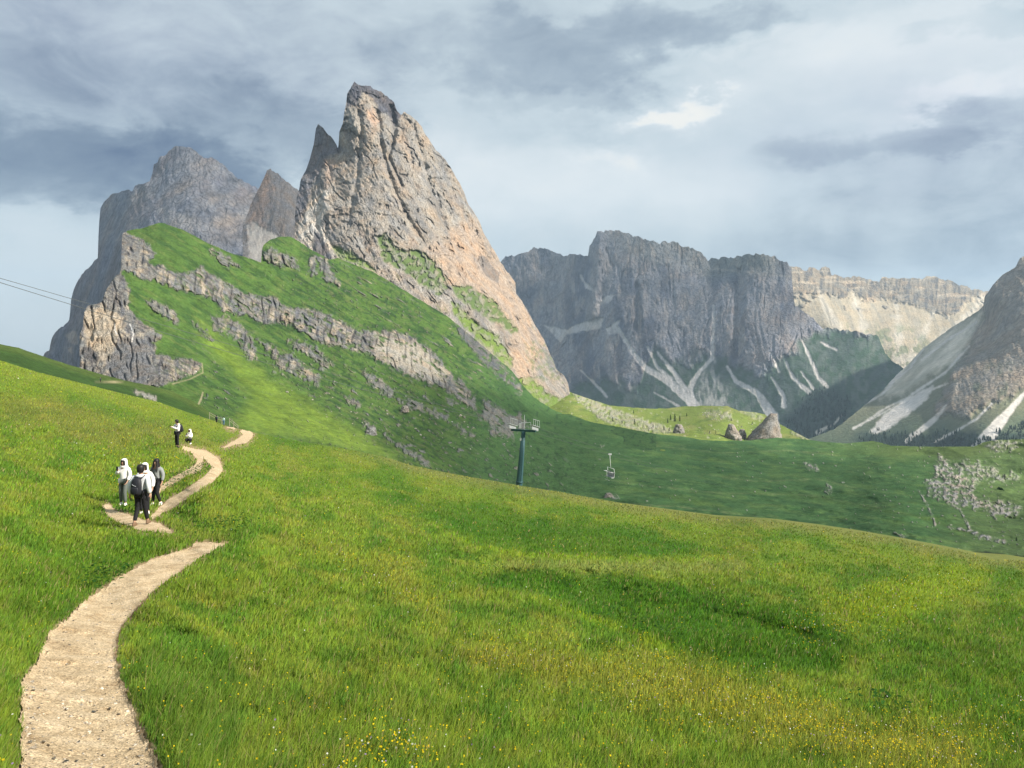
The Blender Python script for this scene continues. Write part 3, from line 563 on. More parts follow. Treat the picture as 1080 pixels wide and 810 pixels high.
def C_paint(U, V):
    A, B = U * .86 + V * .5, V * .86 - U * .5
    r = C_rm(U, V)
    c = cf((0.056, 0.104, 0.023), U)
    c = mixc(c, (0.030, 0.066, 0.018), sm(-.1, .3, fbm(A / 30, B / 6, 113.0, 5)) * .85)
    c = mixc(c, (0.088, 0.122, 0.034), sm(.03, .32, fbm(A / 18, B / 4, 114.0, 4)) * .65)
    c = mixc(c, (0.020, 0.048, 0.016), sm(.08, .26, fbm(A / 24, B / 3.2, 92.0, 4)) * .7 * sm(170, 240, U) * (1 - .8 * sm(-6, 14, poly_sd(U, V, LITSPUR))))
    c = mixc(c, (0.105, 0.100, 0.060), sm(.12, .38, fbm(A / 9, B / 3, 96.0, 4)) * .45 * sm(240, 380, U))
    right = sm(450, 550, U + .2 * (V - 430)) * sm(340, 400, V)
    c = mixc(c, (0.045, 0.098, 0.034), right * .75)
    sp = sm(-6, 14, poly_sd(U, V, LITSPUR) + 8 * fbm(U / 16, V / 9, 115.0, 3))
    c = mixc(c, (0.135, 0.195, 0.024), sp * .75 * (.7 + .3 * sm(-.2, .2, fbm(A / 20, B / 5, 95.0, 3))))  # sunlight on the spur painted into its turf colour
    bushes = sm(.14, .28, fbm(U / 5, V / 4, 116.0, 4)) * sm(230, 380, U) * (1 - sp) + sm(.05, .2, fbm(U / 6, V / 4, 94.0, 3)) * sm(-7, -1, poly_sd(U, V, C_rock[0])) * sm(190, 230, U) * .8
    c = mixc(c, (0.018, 0.042, 0.018), np.clip(bushes, 0, 1) * .65)
    rc = cf((0.185, 0.178, 0.165), U)
    rc = mixc(rc, (0.33, 0.285, 0.225), sm(-.02, .3, fbm(U / 11, V / 20, 117.0, 4)))
    rc = mixc(rc, (0.13, 0.13, 0.14), sm(-.02, .26, fbm(U / 4.5, V / 16, 118.0, 4)) * .85)
    wv = fbm(U / 20, V / 20, 109.0, 3) * 8
    rc = mixc(rc, (0.075, 0.075, 0.08), sm(.06, .22, fbm(A / 11, B / 2.6, 91.0, 4)) * .75)  # shade beneath ledges painted as dark streaks along the beds
    rc = mixc(rc, (0.06, 0.06, 0.065), sm(.78, .95, ridged((U + .5 * wv) / 12, V / 40, 112.0, 2)) * .7)
    rc = mixc(rc, (0.07, 0.095, 0.04), sm(.08, .26, fbm(A / 9, B / 3, 93.0, 4)) * .6 * sm(130, 200, U))
    rc = mixc(rc, (0.16, 0.16, 0.165), pm(U, V, [(112, 385), (122, 362), (140, 350), (158, 368), (163, 400), (150, 412), (120, 400)], 3, 4) * .75)
    rc = mixc(rc, (0.40, 0.33, 0.245), pm(U, V, [(88, 328), (108, 322), (130, 335), (118, 372), (110, 385), (104, 372), (92, 366)], 3, 3) * .8)  # warm sunlight on the left cliff painted into the rock
    rc = mixc(rc, (0.09, 0.085, 0.085), pm(U, V, [(87, 366), (96, 366), (104, 376), (102, 384), (94, 378), (88, 374)], 1.2, 1.2) * .85)  # shadow below the overhang painted into the rock colour
    rc = mixc(rc, (0.60, 0.58, 0.55), np.maximum(lm(U, V, [(121, 341, .6), (121, 348, .7), (123, 352, .6)], .5, .4), lm(U, V, [(137, 342, .6), (141, 352, .7), (139, 360, .8)], .5, .4)) * .9)
    rc = mixc(rc, (0.37, 0.33, 0.27), pm(U, V, [(400, 352), (440, 362), (466, 388), (468, 404), (440, 398), (405, 382), (395, 368)], 5, 5) * .75)  # tan light falling on the cliff band, put into its colour
    rc = mixc(rc, (0.085, 0.09, 0.10), pm(U, V, [(480, 340), (505, 356), (536, 395), (530, 405), (500, 376), (480, 355)], 4, 4) * .6)
    rc = mixc(rc, (0.20, 0.195, 0.18), sm(360, 460, U + .4 * (V - 400)) * sm(380, 410, V - .25 * (U - 400)) * .6)
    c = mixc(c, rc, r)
    pth = np.maximum(lm(U, V, [(214, 414, .7), (212, 421, .9), (208, 429, .6)], .5, .4), lm(U, V, [(213, 383, .5), (214, 393, .6), (200, 400, .6), (182, 405, .5)], .5, .3) * .8)
    c = mixc(c, (0.33, 0.28, 0.18), pth * .7)
    return c, r, 0
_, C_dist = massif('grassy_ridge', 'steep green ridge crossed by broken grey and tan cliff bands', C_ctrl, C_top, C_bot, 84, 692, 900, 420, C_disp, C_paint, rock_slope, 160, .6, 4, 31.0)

# ---- B: darker hillside on the left, just past the meadow's brow
B_ctrl = [(-120, 330, 260), (0, 362, 270), (100, 393, 290), (160, 407, 300), (230, 436, 300), (-120, 380, 190), (0, 400, 200), (100, 425, 215), (200, 452, 230), (280, 464, 260), (280, 490, 240)]
B_top = [(-120, 318), (-30, 352), (0, 363), (20, 367), (40, 374), (70, 383.7), (99, 392.6), (129, 400.7), (158.5, 406.7), (180, 412), (205, 424), (230, 440), (260, 456), (290, 470)]
def B_disp(U, V, R): return fbm((U + V) / 40, (V - .35 * U) / 8, 121.0, 4) * 2 + fbm(U / 6, V / 3, 122.0, 3) * .5 + R * 2
def B_paint(U, V):
    c = cf((0.030, 0.062, 0.013), U)  # the hillside's shade is put into this darkened turf colour
    d = V - lp(U, B_top)
    c = mixc(c, (0.062, 0.092, 0.020), sm(9, 2, d + 3 * fbm(U / 20, V / 5, 123.0, 3)) * .8)
    r = lm(U, V, [(140, 413, 1.6), (152, 416, 2), (164, 421, 1.5)], 1.2, 2.5, 4)
    c = mixc(c, (0.30, 0.28, 0.24), r)
    c = mixc(c, (0.34, 0.28, 0.17), lm(U, V, [(100, 402, .5), (115, 402.5, .5), (135, 404, .4)], .5, .3) * .8)
    return c, r, 0
_, B_dist = massif('hillside', 'shaded green hillside dropping from the left behind the meadow', B_ctrl, B_top, [(-120, 385), (0, 410), (100, 430), (200, 455), (290, 490)], -120, 290, 420, 80, B_disp, B_paint, rock_slope, 70, .35, 8, 35.0)

# ---- H: the dark rolling pasture in the valley
H_ctrl = [(530, 520, 520), (530, 450, 800), (560, 520, 380), (560, 450, 780), (600, 525, 330), (600, 470, 520), (600, 440, 740), (660, 455, 680), (660, 500, 400), (660, 560, 240), (700, 530, 300), (740, 466, 640), (760, 500, 410), (760, 570, 220), (800, 520, 330), (840, 464, 620), (850, 500, 400), (870, 540, 270), (880, 590, 190), (900, 468, 560), (925, 465, 560),
          (940, 500, 350), (975, 472, 480), (960, 540, 240), (980, 600, 170), (1030, 468, 440), (1020, 500, 330), (1030, 540, 260), (1040, 575, 205), (1080, 463, 420), (1080, 520, 300), (1090, 570, 215), (1180, 455, 400), (1180, 530, 260), (1180, 630, 170)]
H_top = [(530, 440), (560, 440), (590, 437), (601, 437), (625, 446), (654, 450.5), (692, 458), (717, 460), (741, 464), (760, 465), (790, 464.5), (820, 461.7), (844, 463), (870, 466), (892, 467.7), (921, 465), (940, 470), (974, 471), (1008, 471), (1027, 471), (1037, 466.5), (1051, 464), (1080, 463), (1120, 458), (1200, 452)]
H_bot = [(530, 540), (560, 545), (660, 568), (760, 582), (868, 592), (980, 612), (1090, 632), (1200, 650)]
def H_rm(U, V):
    r = pm(U, V, [(974, 516), (978, 508), (990, 504), (985, 494), (992, 482), (1002, 486), (1010, 500), (1030, 506), (1024, 522), (1040, 526), (1062, 530), (1078, 534), (1070, 542), (1052, 546), (1040, 536), (1018, 534), (1000, 532), (985, 524)], 2, 6, 8)
    r = np.maximum(r, pm(U, V, [(1002, 490), (1030, 488), (1070, 502), (1060, 506), (1028, 506), (1010, 500)], 4, 7, 6) * .7)
    for q in ([(968, 517, .8), (974, 526, 1.2), (980, 538, 1.2), (985, 548, .8), (986, 553, 1.6)], [(1012, 536, 1), (1018, 548, 1.2), (1024, 560, 2), (1035, 566, 2.5), (1060, 572, 2.2)], [(1000, 556, .8), (1024, 560, 1.2)]):
        r = np.maximum(r, lm(U, V, q, .8, 1.2, 5))
    r = np.maximum(r, pm(U, V, [(1040, 470), (1052, 464), (1075, 466), (1070, 474), (1045, 477)], 2, 4, 5) * .7)
    for q in ([(848, 488), (862, 490), (864, 498), (852, 495)], [(872, 510), (878, 514), (876, 522), (870, 518)], [(640, 520), (650, 521), (655, 526), (644, 526)], [(576, 502), (584, 506), (588, 511), (578, 508)], [(630, 468), (637, 470), (634, 473)], [(943, 562), (958, 565), (950, 569)]):
        r = np.maximum(r, pm(U, V, q, 1, 2, 4) * .9)
    r = np.maximum(r, sm(.36, .44, fbm(U / 4, V / 2.5, 131.0, 3)) * sm(880, 960, U) * .8)
    r = r * (.12 + .88 * sm(-.10, .16, fbm(U / 5, V / 3.5, 130.0, 4)))
    r = np.maximum(r, sm(.42, .48, fbm(U / 5, V / 2.5, 132.0, 3)) * .7)
    return r
_hr, _cd = tps(H_ctrl), tps(C_ctrl)
def H_mix(U, V):
    """the pasture takes over from the ridge's own foot without a step"""
    w = sm(585, 690, U)
    return np.exp((1 - w) * (np.log(_cd(U, V)) + .012 - .030 * sm(572, 600, U)) + w * np.log(_hr(U, V)))
def H_disp(U, V, R):
    w = sm(590, 680, U)
    return (1 - w) * C_disp(U, V, C_rm(U, V)) + w * H_disp0(U, V, R)
def H_disp0(U, V, R):
    return fbm((U + 1.2 * V) / 50, (V - .12 * U) / 13, 133.0, 5, .42) * 30.0 + ridged((U * .7 + V) / 60, (V - .2 * U) / 20, 134.0, 4, .42) * 13.0 + fbm(U / 6, V / 3, 135.0, 3) * .6 + R * (1.2 + ridged(U / 3, V / 2.5, 136.0, 3) * 1.4)
def H_paint(U, V):
    r = H_rm(U, V)
    c = cf((0.056, 0.120, 0.040), U)
    c = mixc(c, (0.085, 0.150, 0.045), sm(0, .3, fbm(U / 40, (V - .12 * U) / 7, 137.0, 4)))
    c = mixc(c, (0.036, 0.090, 0.032), sm(.05, .3, fbm(U / 26, (V - .1 * U) / 6, 138.0, 4)) * .7)
    c = mixc(c, (0.105, 0.165, 0.055), sm(.10, .3, fbm(U / 26, (V - .14 * U) / 2.2, 128.0, 4)) * .55)
    c = mixc(c, (0.028, 0.070, 0.026), sm(.12, .32, fbm(U / 20, (V - .1 * U) / 2.6, 129.0, 4)) * .6)
    for q in ([(600, 500, .4), (680, 512, .5), (760, 520, .5), (850, 522, .4), (930, 536, .4)], [(690, 470, .4), (760, 478, .5), (830, 475, .5), (900, 482, .4), (960, 480, .4)], [(740, 500, .3), (800, 508, .5), (860, 505, .4), (905, 515, .4)], [(620, 528, .4), (720, 535, .5), (800, 545, .4)]):
        c = mixc(c, (0.15, 0.185, 0.08), lm(U, V, q, .7, 1.0, 9) * .55)
    c = mixc(c, (0.085, 0.125, 0.034), sm(22, 4, V - lp(U, H_top) + 6 * fbm(U / 20, V / 5, 139.0, 3)) * sm(840, 960, U) * .8)
    c = mixc(c, (0.095, 0.125, 0.042), sm(960, 1050, U) * .5)
    c = mixc(c, (0.080, 0.135, 0.032), lm(U, V, [(670, 515, 1.5), (720, 527, 2), (760, 533, 1.5)], 2.5, 2) * .6 + lm(U, V, [(820, 520, 1), (900, 532, 2), (985, 548, 1.5), (1020, 566, 1)], 3, 2) * .5)
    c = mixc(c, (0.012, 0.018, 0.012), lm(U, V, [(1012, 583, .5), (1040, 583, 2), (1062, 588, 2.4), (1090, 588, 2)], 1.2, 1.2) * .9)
    rc = mixc(cf((0.44, 0.41, 0.37), U), (0.25, 0.235, 0.22), sm(-.1, .25, fbm(U / 3, V / 3, 140.0, 3)))
    c = mixc(c, rc, r)
    w = sm(590, 680, U); c2, r2, _ = C_paint(U, V); c = c2 + (c - c2) * w[..., None]; r = r2 + (r - r2) * w
    return c, r, 0
_, H_dist = massif('valley_pasture', 'dark green rolling pasture with pale boulder fields below the mountains', H_mix, H_top, H_bot, 530, 1200, 780, 220, H_disp, H_paint, rock_slope, 80, .4, 8, 39.0)

# ---- the land far below and beyond, out to the horizon
gm = terrain_mat('valley_ground', 60, 40, .5)
n_ = 60
gx, gy = np.meshgrid(np.linspace(-9000, 9000, n_), np.linspace(-4000, 9500, n_))
gz = -1500 + 60 * fbm(gx / 4000, gy / 4000, 150.0, 3)
gp = np.stack([gx, gy, gz], -1).reshape(-1, 3)
tag(mesh_from('ground', gp, grid_faces(n_, n_)[:, ::-1], gm, attrs={'Col': np.tile(np.array([[0.05, 0.09, 0.03]]), (len(gp), 1)), 'Rock': np.zeros(len(gp))}), 'green valley land far below reaching to the horizon', kind='structure')
# ================================================================ A: the flower meadow and its path
A_ctrl = [(-120, 345, 112), (0, 380, 118), (100, 407, 126), (200, 435.5, 140), (240, 449.6, 142), (267, 456, 138), (317, 465.4, 124), (377, 475.6, 112), (432, 490, 106), (492, 502.4, 102), (548, 512, 98), (654, 531, 90), (760, 545.6, 84), (868, 555.6, 78), (964, 572, 73), (1080, 592, 68), (1200, 612, 65),
          (265, 462, 108), (235, 472, 76), (187, 472, 46), (195, 478, 45), (225, 493, 38), (232, 497, 37), (180, 520, 30), (160, 533, 27), (130, 532, 27), (115, 540, 25.5), (150, 553, 22.5), (180, 562, 21), (240, 573, 19.5), (205, 590, 17.5), (160, 615, 14.5), (140, 640, 12.6), (95, 680, 9.6), (90, 720, 7.7), (85, 770, 6.0), (85, 820, 4.7), (85, 860, 4.0),
          (0, 430, 62), (0, 500, 28), (0, 580, 15.5), (0, 680, 8.6), (0, 800, 4.6), (-120, 430, 48), (-120, 600, 12.5), (-120, 860, 3.4), (80, 470, 44), (90, 600, 16.2),
          (300, 500, 60), (300, 540, 33), (320, 600, 19.5), (320, 700, 9.6), (320, 860, 4.3), (420, 520, 66), (450, 560, 38), (480, 600, 26), (560, 590, 33), (560, 598, 29.5), (540, 640, 19.5), (540, 740, 9.5), (540, 860, 4.9),
          (640, 556, 58), (660, 580, 42), (680, 594, 35), (680, 602, 31), (650, 630, 24), (700, 660, 18.8), (760, 740, 10.8), (800, 860, 5.8), (800, 575, 50), (850, 600, 38), (850, 650, 23), (950, 620, 33), (950, 700, 16), (1080, 640, 30), (1080, 720, 15.5), (1080, 860, 6.6), (1200, 860, 7), (1200, 680, 24)]
_ad = tps(A_ctrl)
def A_dist(U, V): return _ad(np.clip(U, -160, 1230), V)
A_top = RIDGE
PATH_L = [(12, 870), (22, 800), (23, 720), (40, 697), (52, 668), (92, 632), (130, 606), (160, 590), (183, 582), (202, 577), (207, 571)]
PATH_R = [(185, 870), (165, 800), (146, 760), (126, 715), (122, 690), (127, 662), (150, 635), (170, 617), (195, 600), (212, 588), (241, 573)]
A_U = np.concatenate([np.linspace(-700, -20, 90)[:-1], np.linspace(-20, 1100, 560), np.linspace(1100, 1900, 110)[1:]])
def A_relief(U, V, Y):
    """metres along the ground: swales and hummocks"""
    a = fbm(U / 90 + 2, (V - .2 * U) / 26, 161.0, 3) * 0.055
    a = a + fbm(U / 26, V / 9, 162.0, 3) * 0.013
    sw = 0.085 * lm(U, V, [(470, 585, 3), (560, 612, 10), (660, 632, 14), (760, 650, 9), (850, 672, 4)], 14, 3) - 0.035 * lm(U, V, [(500, 598, 1), (600, 598, 3), (720, 597, 3), (800, 590, 1)], 5, 1)
    return Y * (1 + (a + sw) * sm(0, 25, V - lp(U, A_top)) * sm(880, 700, V))
def A_Y(U, V): return A_relief(U, V, A_dist(U, V))
def A_P(U, V): return P(U, V, A_Y(U, V))
def A_at(u, v, up=0.0):
    y = float(A_Y(np.array([u]), np.array([v]))[0]); p = Pv(u, v, y); p.z += up
    return p
def path_mask(U, V):
    # right and left of the near stretch, then the worn stretches farther on
    l = np.array(PATH_L[:-1] + [(207, 571)]); r = np.array(PATH_R)
    m = poly_sd(U, V, PATH_L + PATH_R[::-1])
    segs = [[(113, 536, 4.5), (118, 543, 5.5), (132, 548, 6), (150, 554, 6.5), (168, 557, 5), (180, 561, 2)],
            [(160, 546, 2), (180, 531, 5.5), (200, 519, 4.6), (218, 507, 5.4), (229, 496, 6.2), (226, 487, 5.8), (216, 479, 4.4), (206, 476, 2.6), (194, 473, 2.6)],
            [(156, 526, 2.5), (178, 510, 3), (196, 500, 3.4), (209, 493, 4.4), (211, 484, 3.6), (203, 477, 2)],
            [(236, 472, .8), (247, 467.5, 2.5), (258, 463, 5), (262, 459, 5), (256, 455.5, 2.5)], [(240, 450.8, .8), (247, 452, 1.2)]]
    for s in segs: m = np.maximum(m, line_sd(U, V, s))
    return m
MEADOW = [((0.070, 0.130, 0.020))]
def A_col(U, V):
    """turf colour: lush hollows, buttery flower drifts, dry seed heads"""
    c = cf((0.118, 0.172, 0.024), U)
    wob = fbm(U / 30, V / 14, 171.0, 4)
    c = mixc(c, (0.066, 0.132, 0.018), sm(-.1, .25, fbm(U / 55, V / 22, 172.0, 5)) * .9)
    c = mixc(c, (0.165, 0.185, 0.034), sm(.02, .3, fbm(U / 40 + 5, (V - .25 * U) / 12, 173.0, 4)) * .65)
    hol = np.maximum(pm(U, V, [(485, 608), (540, 606), (589, 603), (650, 607), (704, 614), (780, 626), (849, 643), (905, 679), (884, 712), (820, 712), (762, 706), (705, 688), (661, 664), (610, 645), (574, 632), (520, 620)], 9, 9, 16),
                     pm(U, V, [(415, 524), (475, 530), (538, 537), (600, 548), (661, 559), (730, 574), (762, 580), (704, 589), (620, 588), (538, 584), (490, 566), (460, 550)], 7, 8, 18) * .8)
    c = mixc(c, (0.034, 0.100, 0.011), hol * .78)
    c = mixc(c, (0.055, 0.122, 0.016), pm(U, V, [(905, 640), (990, 655), (1080, 640), (1130, 700), (1080, 770), (1000, 760), (930, 720), (900, 690)], 16, 14, 18) * .75 * (.5 + .5 * sm(-.2, .2, wob)))
    c = mixc(c, (0.17, 0.235, 0.022), np.maximum(lm(U, V, [(455, 552, 1), (500, 577, 2), (560, 587, 3), (640, 589, 2), (760, 592, 2)], 4, 3, 12), lm(U, V, [(560, 632, 1), (620, 653, 2.5), (665, 668, 3), (720, 694, 2)], 4, 3, 12)) * .7)
    c = mixc(c, (0.036, 0.10, 0.012), pm(U, V, [(440, 556), (520, 548), (600, 556), (650, 562), (560, 570), (480, 566)], 6, 8, 20) * .5)
    c = mixc(c, (0.200, 0.215, 0.066), lm(U, V, [(520, 596, 2), (600, 597, 5), (700, 600, 6), (780, 596, 4)], 6, 5, 16) * .6)
    yel = np.maximum(lm(U, V, [(500, 690, 10), (600, 705, 20), (700, 725, 26), (800, 748, 26), (900, 785, 24), (1000, 800, 20)], 22, 16, 26) * .8, lm(U, V, [(330, 575, 4), (400, 600, 14), (450, 640, 16)], 12, 10, 20) * .55)
    c = mixc(c, (0.195, 0.190, 0.034), yel * .8)
    c = mixc(c, (0.150, 0.205, 0.020), pm(U, V, [(870, 640), (940, 612), (1020, 600), (1045, 606), (1010, 632), (950, 655), (900, 668)], 12, 12, 18) * .8)
    rim = sm(14, 1, V - lp(U, A_top) + 6 * wob)
    c = mixc(c, (0.165, 0.160, 0.062), rim * sm(330, 430, U) * .65)
    c = mixc(c, (0.160, 0.200, 0.030), sm(26, 4, V - lp(U, A_top) + 8 * wob) * sm(330, 100, U) * .75)
    c = mixc(c, (0.150, 0.140, 0.040), pm(U, V, [(0, 415), (90, 430), (200, 455), (230, 470), (120, 470), (0, 440)], 10, 12, 26) * .5)
    c = mixc(c, (0.062, 0.125, 0.016), pm(U, V, [(0, 590), (90, 575), (190, 565), (150, 600), (60, 650), (0, 680)], 16, 14, 24) * .75)
    c = mixc(c, (0.058, 0.120, 0.018), pm(U, V, [(130, 700), (180, 660), (240, 690), (260, 760), (240, 830), (170, 830), (150, 770)], 14, 12, 20) * .65)
    bank = sm(-16, -1, path_mask(U, V)) * sm(470, 560, V)
    c = mixc(c, (0.055, 0.105, 0.018), bank * .35)
    return c * np.array([1.43, 1.46, 1.25])
# the ground sheet: rows close together towards the brow
tt = np.concatenate([np.linspace(0, 1, 560) ** 1.35])
aV = lp(A_U, A_top)[None] * (1 - tt[:, None]) + 870 * tt[:, None]
aU = np.broadcast_to(A_U[None], aV.shape)
aY = A_Y(aU, aV)
apos = P(aU, aV, aY)
pmask = path_mask(aU, aV)
sink = .035 * sm(-4, 3, pmask) * sm(480, 640, aV)
apos[..., 2] -= sink
back = []
for dy, dz in ((160, -90), (70, -34), (25, -9), (7, -1.6)):
    b = apos[0].copy(); b[:, 1] += dy; b[:, 2] += dz; b[:, 0] *= (1 + .6 * dy / apos[0][:, 1]); back.append(b)
front = apos[-1].copy(); front[:, 1] -= 3.0; front[:, 2] -= .1; front[:, 0] *= 1.8
front2 = front.copy(); front2[:, 1] -= 14; front2[:, 0] *= 2.5; front2[:, 2] += .6
full = np.concatenate([np.array(back), apos, front[None], front2[None]], 0)
ac = A_col(aU, aV)
edge = sm(-5.5, -.5, pmask + 3.5 * fbm(aU / 6, aV / 4, 181.0, 3) * np.clip(aV / 600, .3, 1.3) ** 3)
ac = ac * .6                                    # soil and thatch between the blades
dirt = mixc(cf((0.22, 0.155, 0.085), aU), (0.30, 0.22, 0.13), sm(-.2, .2, fbm(aU / 5, aV / 3, 182.0, 3)))
ac = mixc(ac, dirt, edge)
fc = np.concatenate([np.repeat(ac[:1], 4, 0), ac, np.repeat(ac[-1:], 2, 0)], 0)
meadow_mat = terrain_mat('meadow_turf', .08, .10, .8, (1, 1, 1), .3, .35)
tag(mesh_from('meadow', full.reshape(-1, 3), grid_faces(*full.shape[:2]), meadow_mat, attrs={'Col': fc.reshape(-1, 3), 'Rock': np.zeros(full.shape[0] * full.shape[1])}), 'sloping alpine flower meadow in the foreground', kind='structure')

# ---- the gravel path: strips laid on the turf, edges nibbled by grass
pm_, t = new_mat('path_gravel')
pos = t.n('ShaderNodeNewGeometry').outputs['Position']
g1 = t.noise(pos, 60, 3, .7); g2 = t.noise(pos, 2.1, 6, .68, .3); g3 = t.noise(pos, 14, 5, .7)
vo = t.n('ShaderNodeTexVoronoi', ins={'Scale': 55.0}); t.link(pos, vo.inputs['Vector'])
base = t.ramp(g2, [(.30, (0.33, 0.235, 0.135)), (.48, (0.50, 0.385, 0.245)), (.64, (0.58, 0.46, 0.31))])
sp = t.ramp(vo.outputs['Color'], [(.1, (.50, .48, .45)), (.45, (.95, .95, .95)), (.85, (1.35, 1.32, 1.26))])
c1 = t.mix(.8, base, sp, 'MULTIPLY')
c2 = t.mix(t.math('MULTIPLY', t.math('LESS_THAN', g3, .40), .45), c1, rgba((.19, .125, .065)))
h = t.math('ADD', t.math('MULTIPLY', vo.outputs['Distance'], .012), t.math('MULTIPLY', g1, .02))
h = t.math('ADD', h, t.math('MULTIPLY', g3, .02))
bp = t.n('ShaderNodeBump', ins={'Strength': .9, 'Distance': 1.0, 'Height': h})
b = t.n('ShaderNodeBsdfPrincipled', ins={'Base Color': c2, 'Roughness': .95, 'Specular IOR Level': .1, 'Normal': bp.outputs[0]})
t.link(b.outputs[0], t.n('ShaderNodeOutputMaterial').inputs[0])
gu = np.linspace(-5, 290, 640); gv = np.linspace(446, 865, 900)
GU, GV = np.meshgrid(gu, gv)
k = path_mask(GU, GV) + 6.0 * fbm(GU / 28, GV / 22, 184.0, 3) * sm(560, 720, GV) + 2.4 * fbm(GU / 5, GV / 4, 183.0, 4) * np.clip(GV / 620, .25, 1.6) ** 3
keep = k > 0
f = grid_faces(*GU.shape)
kk = keep.ravel()[f].all(1)
f = f[kk]
used = np.unique(f); remap = np.full(GU.size, -1); remap[used] = np.arange(len(used))
pp = A_P(GU, GV); pp[..., 2] += 0.012 - .032 * sm(-4, 3, path_mask(GU, GV)) * sm(480, 640, GV) + (.012 * fbm(GU / 10, GV / 6, 185.0, 3) + .02 * sm(5, 0, k)) * sm(560, 680, GV)
tag(mesh_from('path', pp.reshape(-1, 3)[used], remap[f], pm_), 'pale gravel footpath winding down through the meadow', kind='structure')

# ---- loose stones on the gravel
n_ = 900
su_, sv_ = RNG.uniform(0, 260, n_ * 6), 560 + 280 * RNG.random(n_ * 6) ** .9
pk_ = path_mask(su_, sv_); ok_ = (pk_ > 1) & (RNG.random(n_ * 6) < .25 + .75 * np.exp(-pk_ / 7)); su_, sv_ = su_[ok_][:n_], sv_[ok_][:n_]
sp_ = A_P(su_, sv_); sp_[:, 2] -= .015
ib = bmesh.new(); bmesh.ops.create_icosphere(ib, subdivisions=1, radius=1); iv_ = np.array([tuple(v.co) for v in ib.verts]); if_ = np.array([[v.index for v in f.verts] for f in ib.faces]); ib.free()
sr_ = .004 + .014 * RNG.random(len(su_)) ** 4
vv_ = sp_[:, None] + iv_[None] * sr_[:, None, None] * (1 + .25 * RNG.normal(size=(len(su_), len(iv_), 1))) * np.array([1.2, 1, .7])
kc_ = np.repeat(np.array([[.42, .36, .28]]) * RNG.uniform(.8, 1.4, len(su_))[:, None], len(iv_), 0)
tag(mesh_from('path_gravel', vv_.reshape(-1, 3), (if_[None] + len(iv_) * np.arange(len(su_))[:, None, None]).reshape(-1, 3), rock_slope, smooth=False, attrs={'Col': kc_, 'Rock': np.ones(len(kc_))}), 'loose pale gravel stones lying on the footpath', 'gravel', kind='stuff')
# ================================================================ grass and flowers
def blade_mat(name, trans=.35):
    m, t = new_mat(name)
    col = t.n('ShaderNodeAttribute', attribute_name='Col').outputs['Color']
    g = t.n('ShaderNodeNewGeometry')
    up = t.n('ShaderNodeVectorMath', operation='ADD'); t.link(g.outputs['Normal'], up.inputs[0]); up.inputs[1].default_value = (0, 0, 1.1)
    nn = t.n('ShaderNodeVectorMath', operation='NORMALIZE'); t.link(up.outputs[0], nn.inputs[0])
    d = t.n('ShaderNodeBsdfDiffuse', ins={'Color': col}); t.link(nn.outputs[0], d.inputs['Normal'])
    tr = t.n('ShaderNodeBsdfTranslucent', ins={'Color': col})
    ms = t.n('ShaderNodeMixShader', ins={0: trans}); t.link(d.outputs[0], ms.inputs[1]); t.link(tr.outputs[0], ms.inputs[2])
    t.link(ms.outputs[0], t.n('ShaderNodeOutputMaterial').inputs[0])
    return m
def scatter(n, power, vmin=380, vmax=850):
    """points on the meadow: (u, v), thinning with distance"""
    v = vmin + (vmax - vmin) * RNG.random(n) ** power
    u = RNG.uniform(-200, 1330, n)
    ok = v > lp(u, A_top) + .4
    return u[ok], v[ok]
gu, gv = scatter(950000, 1.0)
# fewer, larger blades close by
keep = RNG.random(len(gv)) < np.interp(gv, [380, 520, 620, 700, 850], [1, 1, .85, .62, .42])
gu, gv = gu[keep], gv[keep]
pmk = path_mask(gu, gv)
wor = np.clip(fbm(gu / 16, gv / 12, 208.0, 4) * 2.2 + .25, 0, 1.6)
keep = pmk < 1.0 - (wor * 3.2 + RNG.random(len(gu)) * 1.6) * np.clip(gv / 620, .3, 1.7) ** 3
tuft_in = (pmk >= -.3) & (pmk < 2.5) & (RNG.random(len(gu)) < .03) & (gv > 620)
keep |= tuft_in
gu, gv, pmk = gu[keep], gv[keep], pmk[keep]
gy = A_Y(gu, gv); gp = P(gu, gv, gy); N = len(gu)
col = A_col(gu, gv)
wx, wy = gp[:, 0], gp[:, 1]
tall = fbm(wx / 2.2, wy / 2.2, 201.0, 3)
hgt = np.clip(.115 + .085 * tall, .05, .24) * RNG.uniform(.6, 1.35, N)
nearpath = sm(-26, -2, pmk) * sm(560, 640, gv)
hgt *= (1 - .45 * nearpath)
clump = lm(gu, gv, [(150, 700, 10), (175, 760, 30), (200, 800, 40), (240, 830, 40)], 25, 12, 20)
hgt *= 1 + .55 * clump
hgt *= np.interp(gy, [5, 30, 120], [1, 1.1, 1.3])
wid = np.maximum(.0042, .00105 * gy) * RNG.uniform(.7, 1.4, N)
seedy = RNG.random(N) < (.03 + .09 * sm(0, .3, fbm(wx / 5, wy / 5, 203.0, 3)))
hgt = np.where(seedy, hgt * 1.6, hgt); wid = np.where(seedy, wid * .55, wid)
br = RNG.normal(1.0, .21, N).clip(.5, 1.6)
pat = 1 + .40 * fbm(wx / .8, wy / .8, 204.0, 3) + .30 * fbm(wx / 3, wy / 5, 205.0, 3)
col = col * (br * pat)[:, None]
col[:, 0] *= RNG.normal(1, .10, N); col[:, 2] *= RNG.normal(1, .2, N)
dry = RNG.random(N) < .035 + .03 * sm(0, .3, tall)
col = np.where(dry[:, None], np.array([.30, .25, .11]) * RNG.uniform(.6, 1.2, N)[:, None], col)
col = np.where(seedy[:, None], col * .8 + np.array([.06, .045, .02]), col)
col = np.clip(col, .004, .7)
ang = RNG.uniform(0, 2 * np.pi, N)
lean = RNG.uniform(.15, .75, N) * hgt
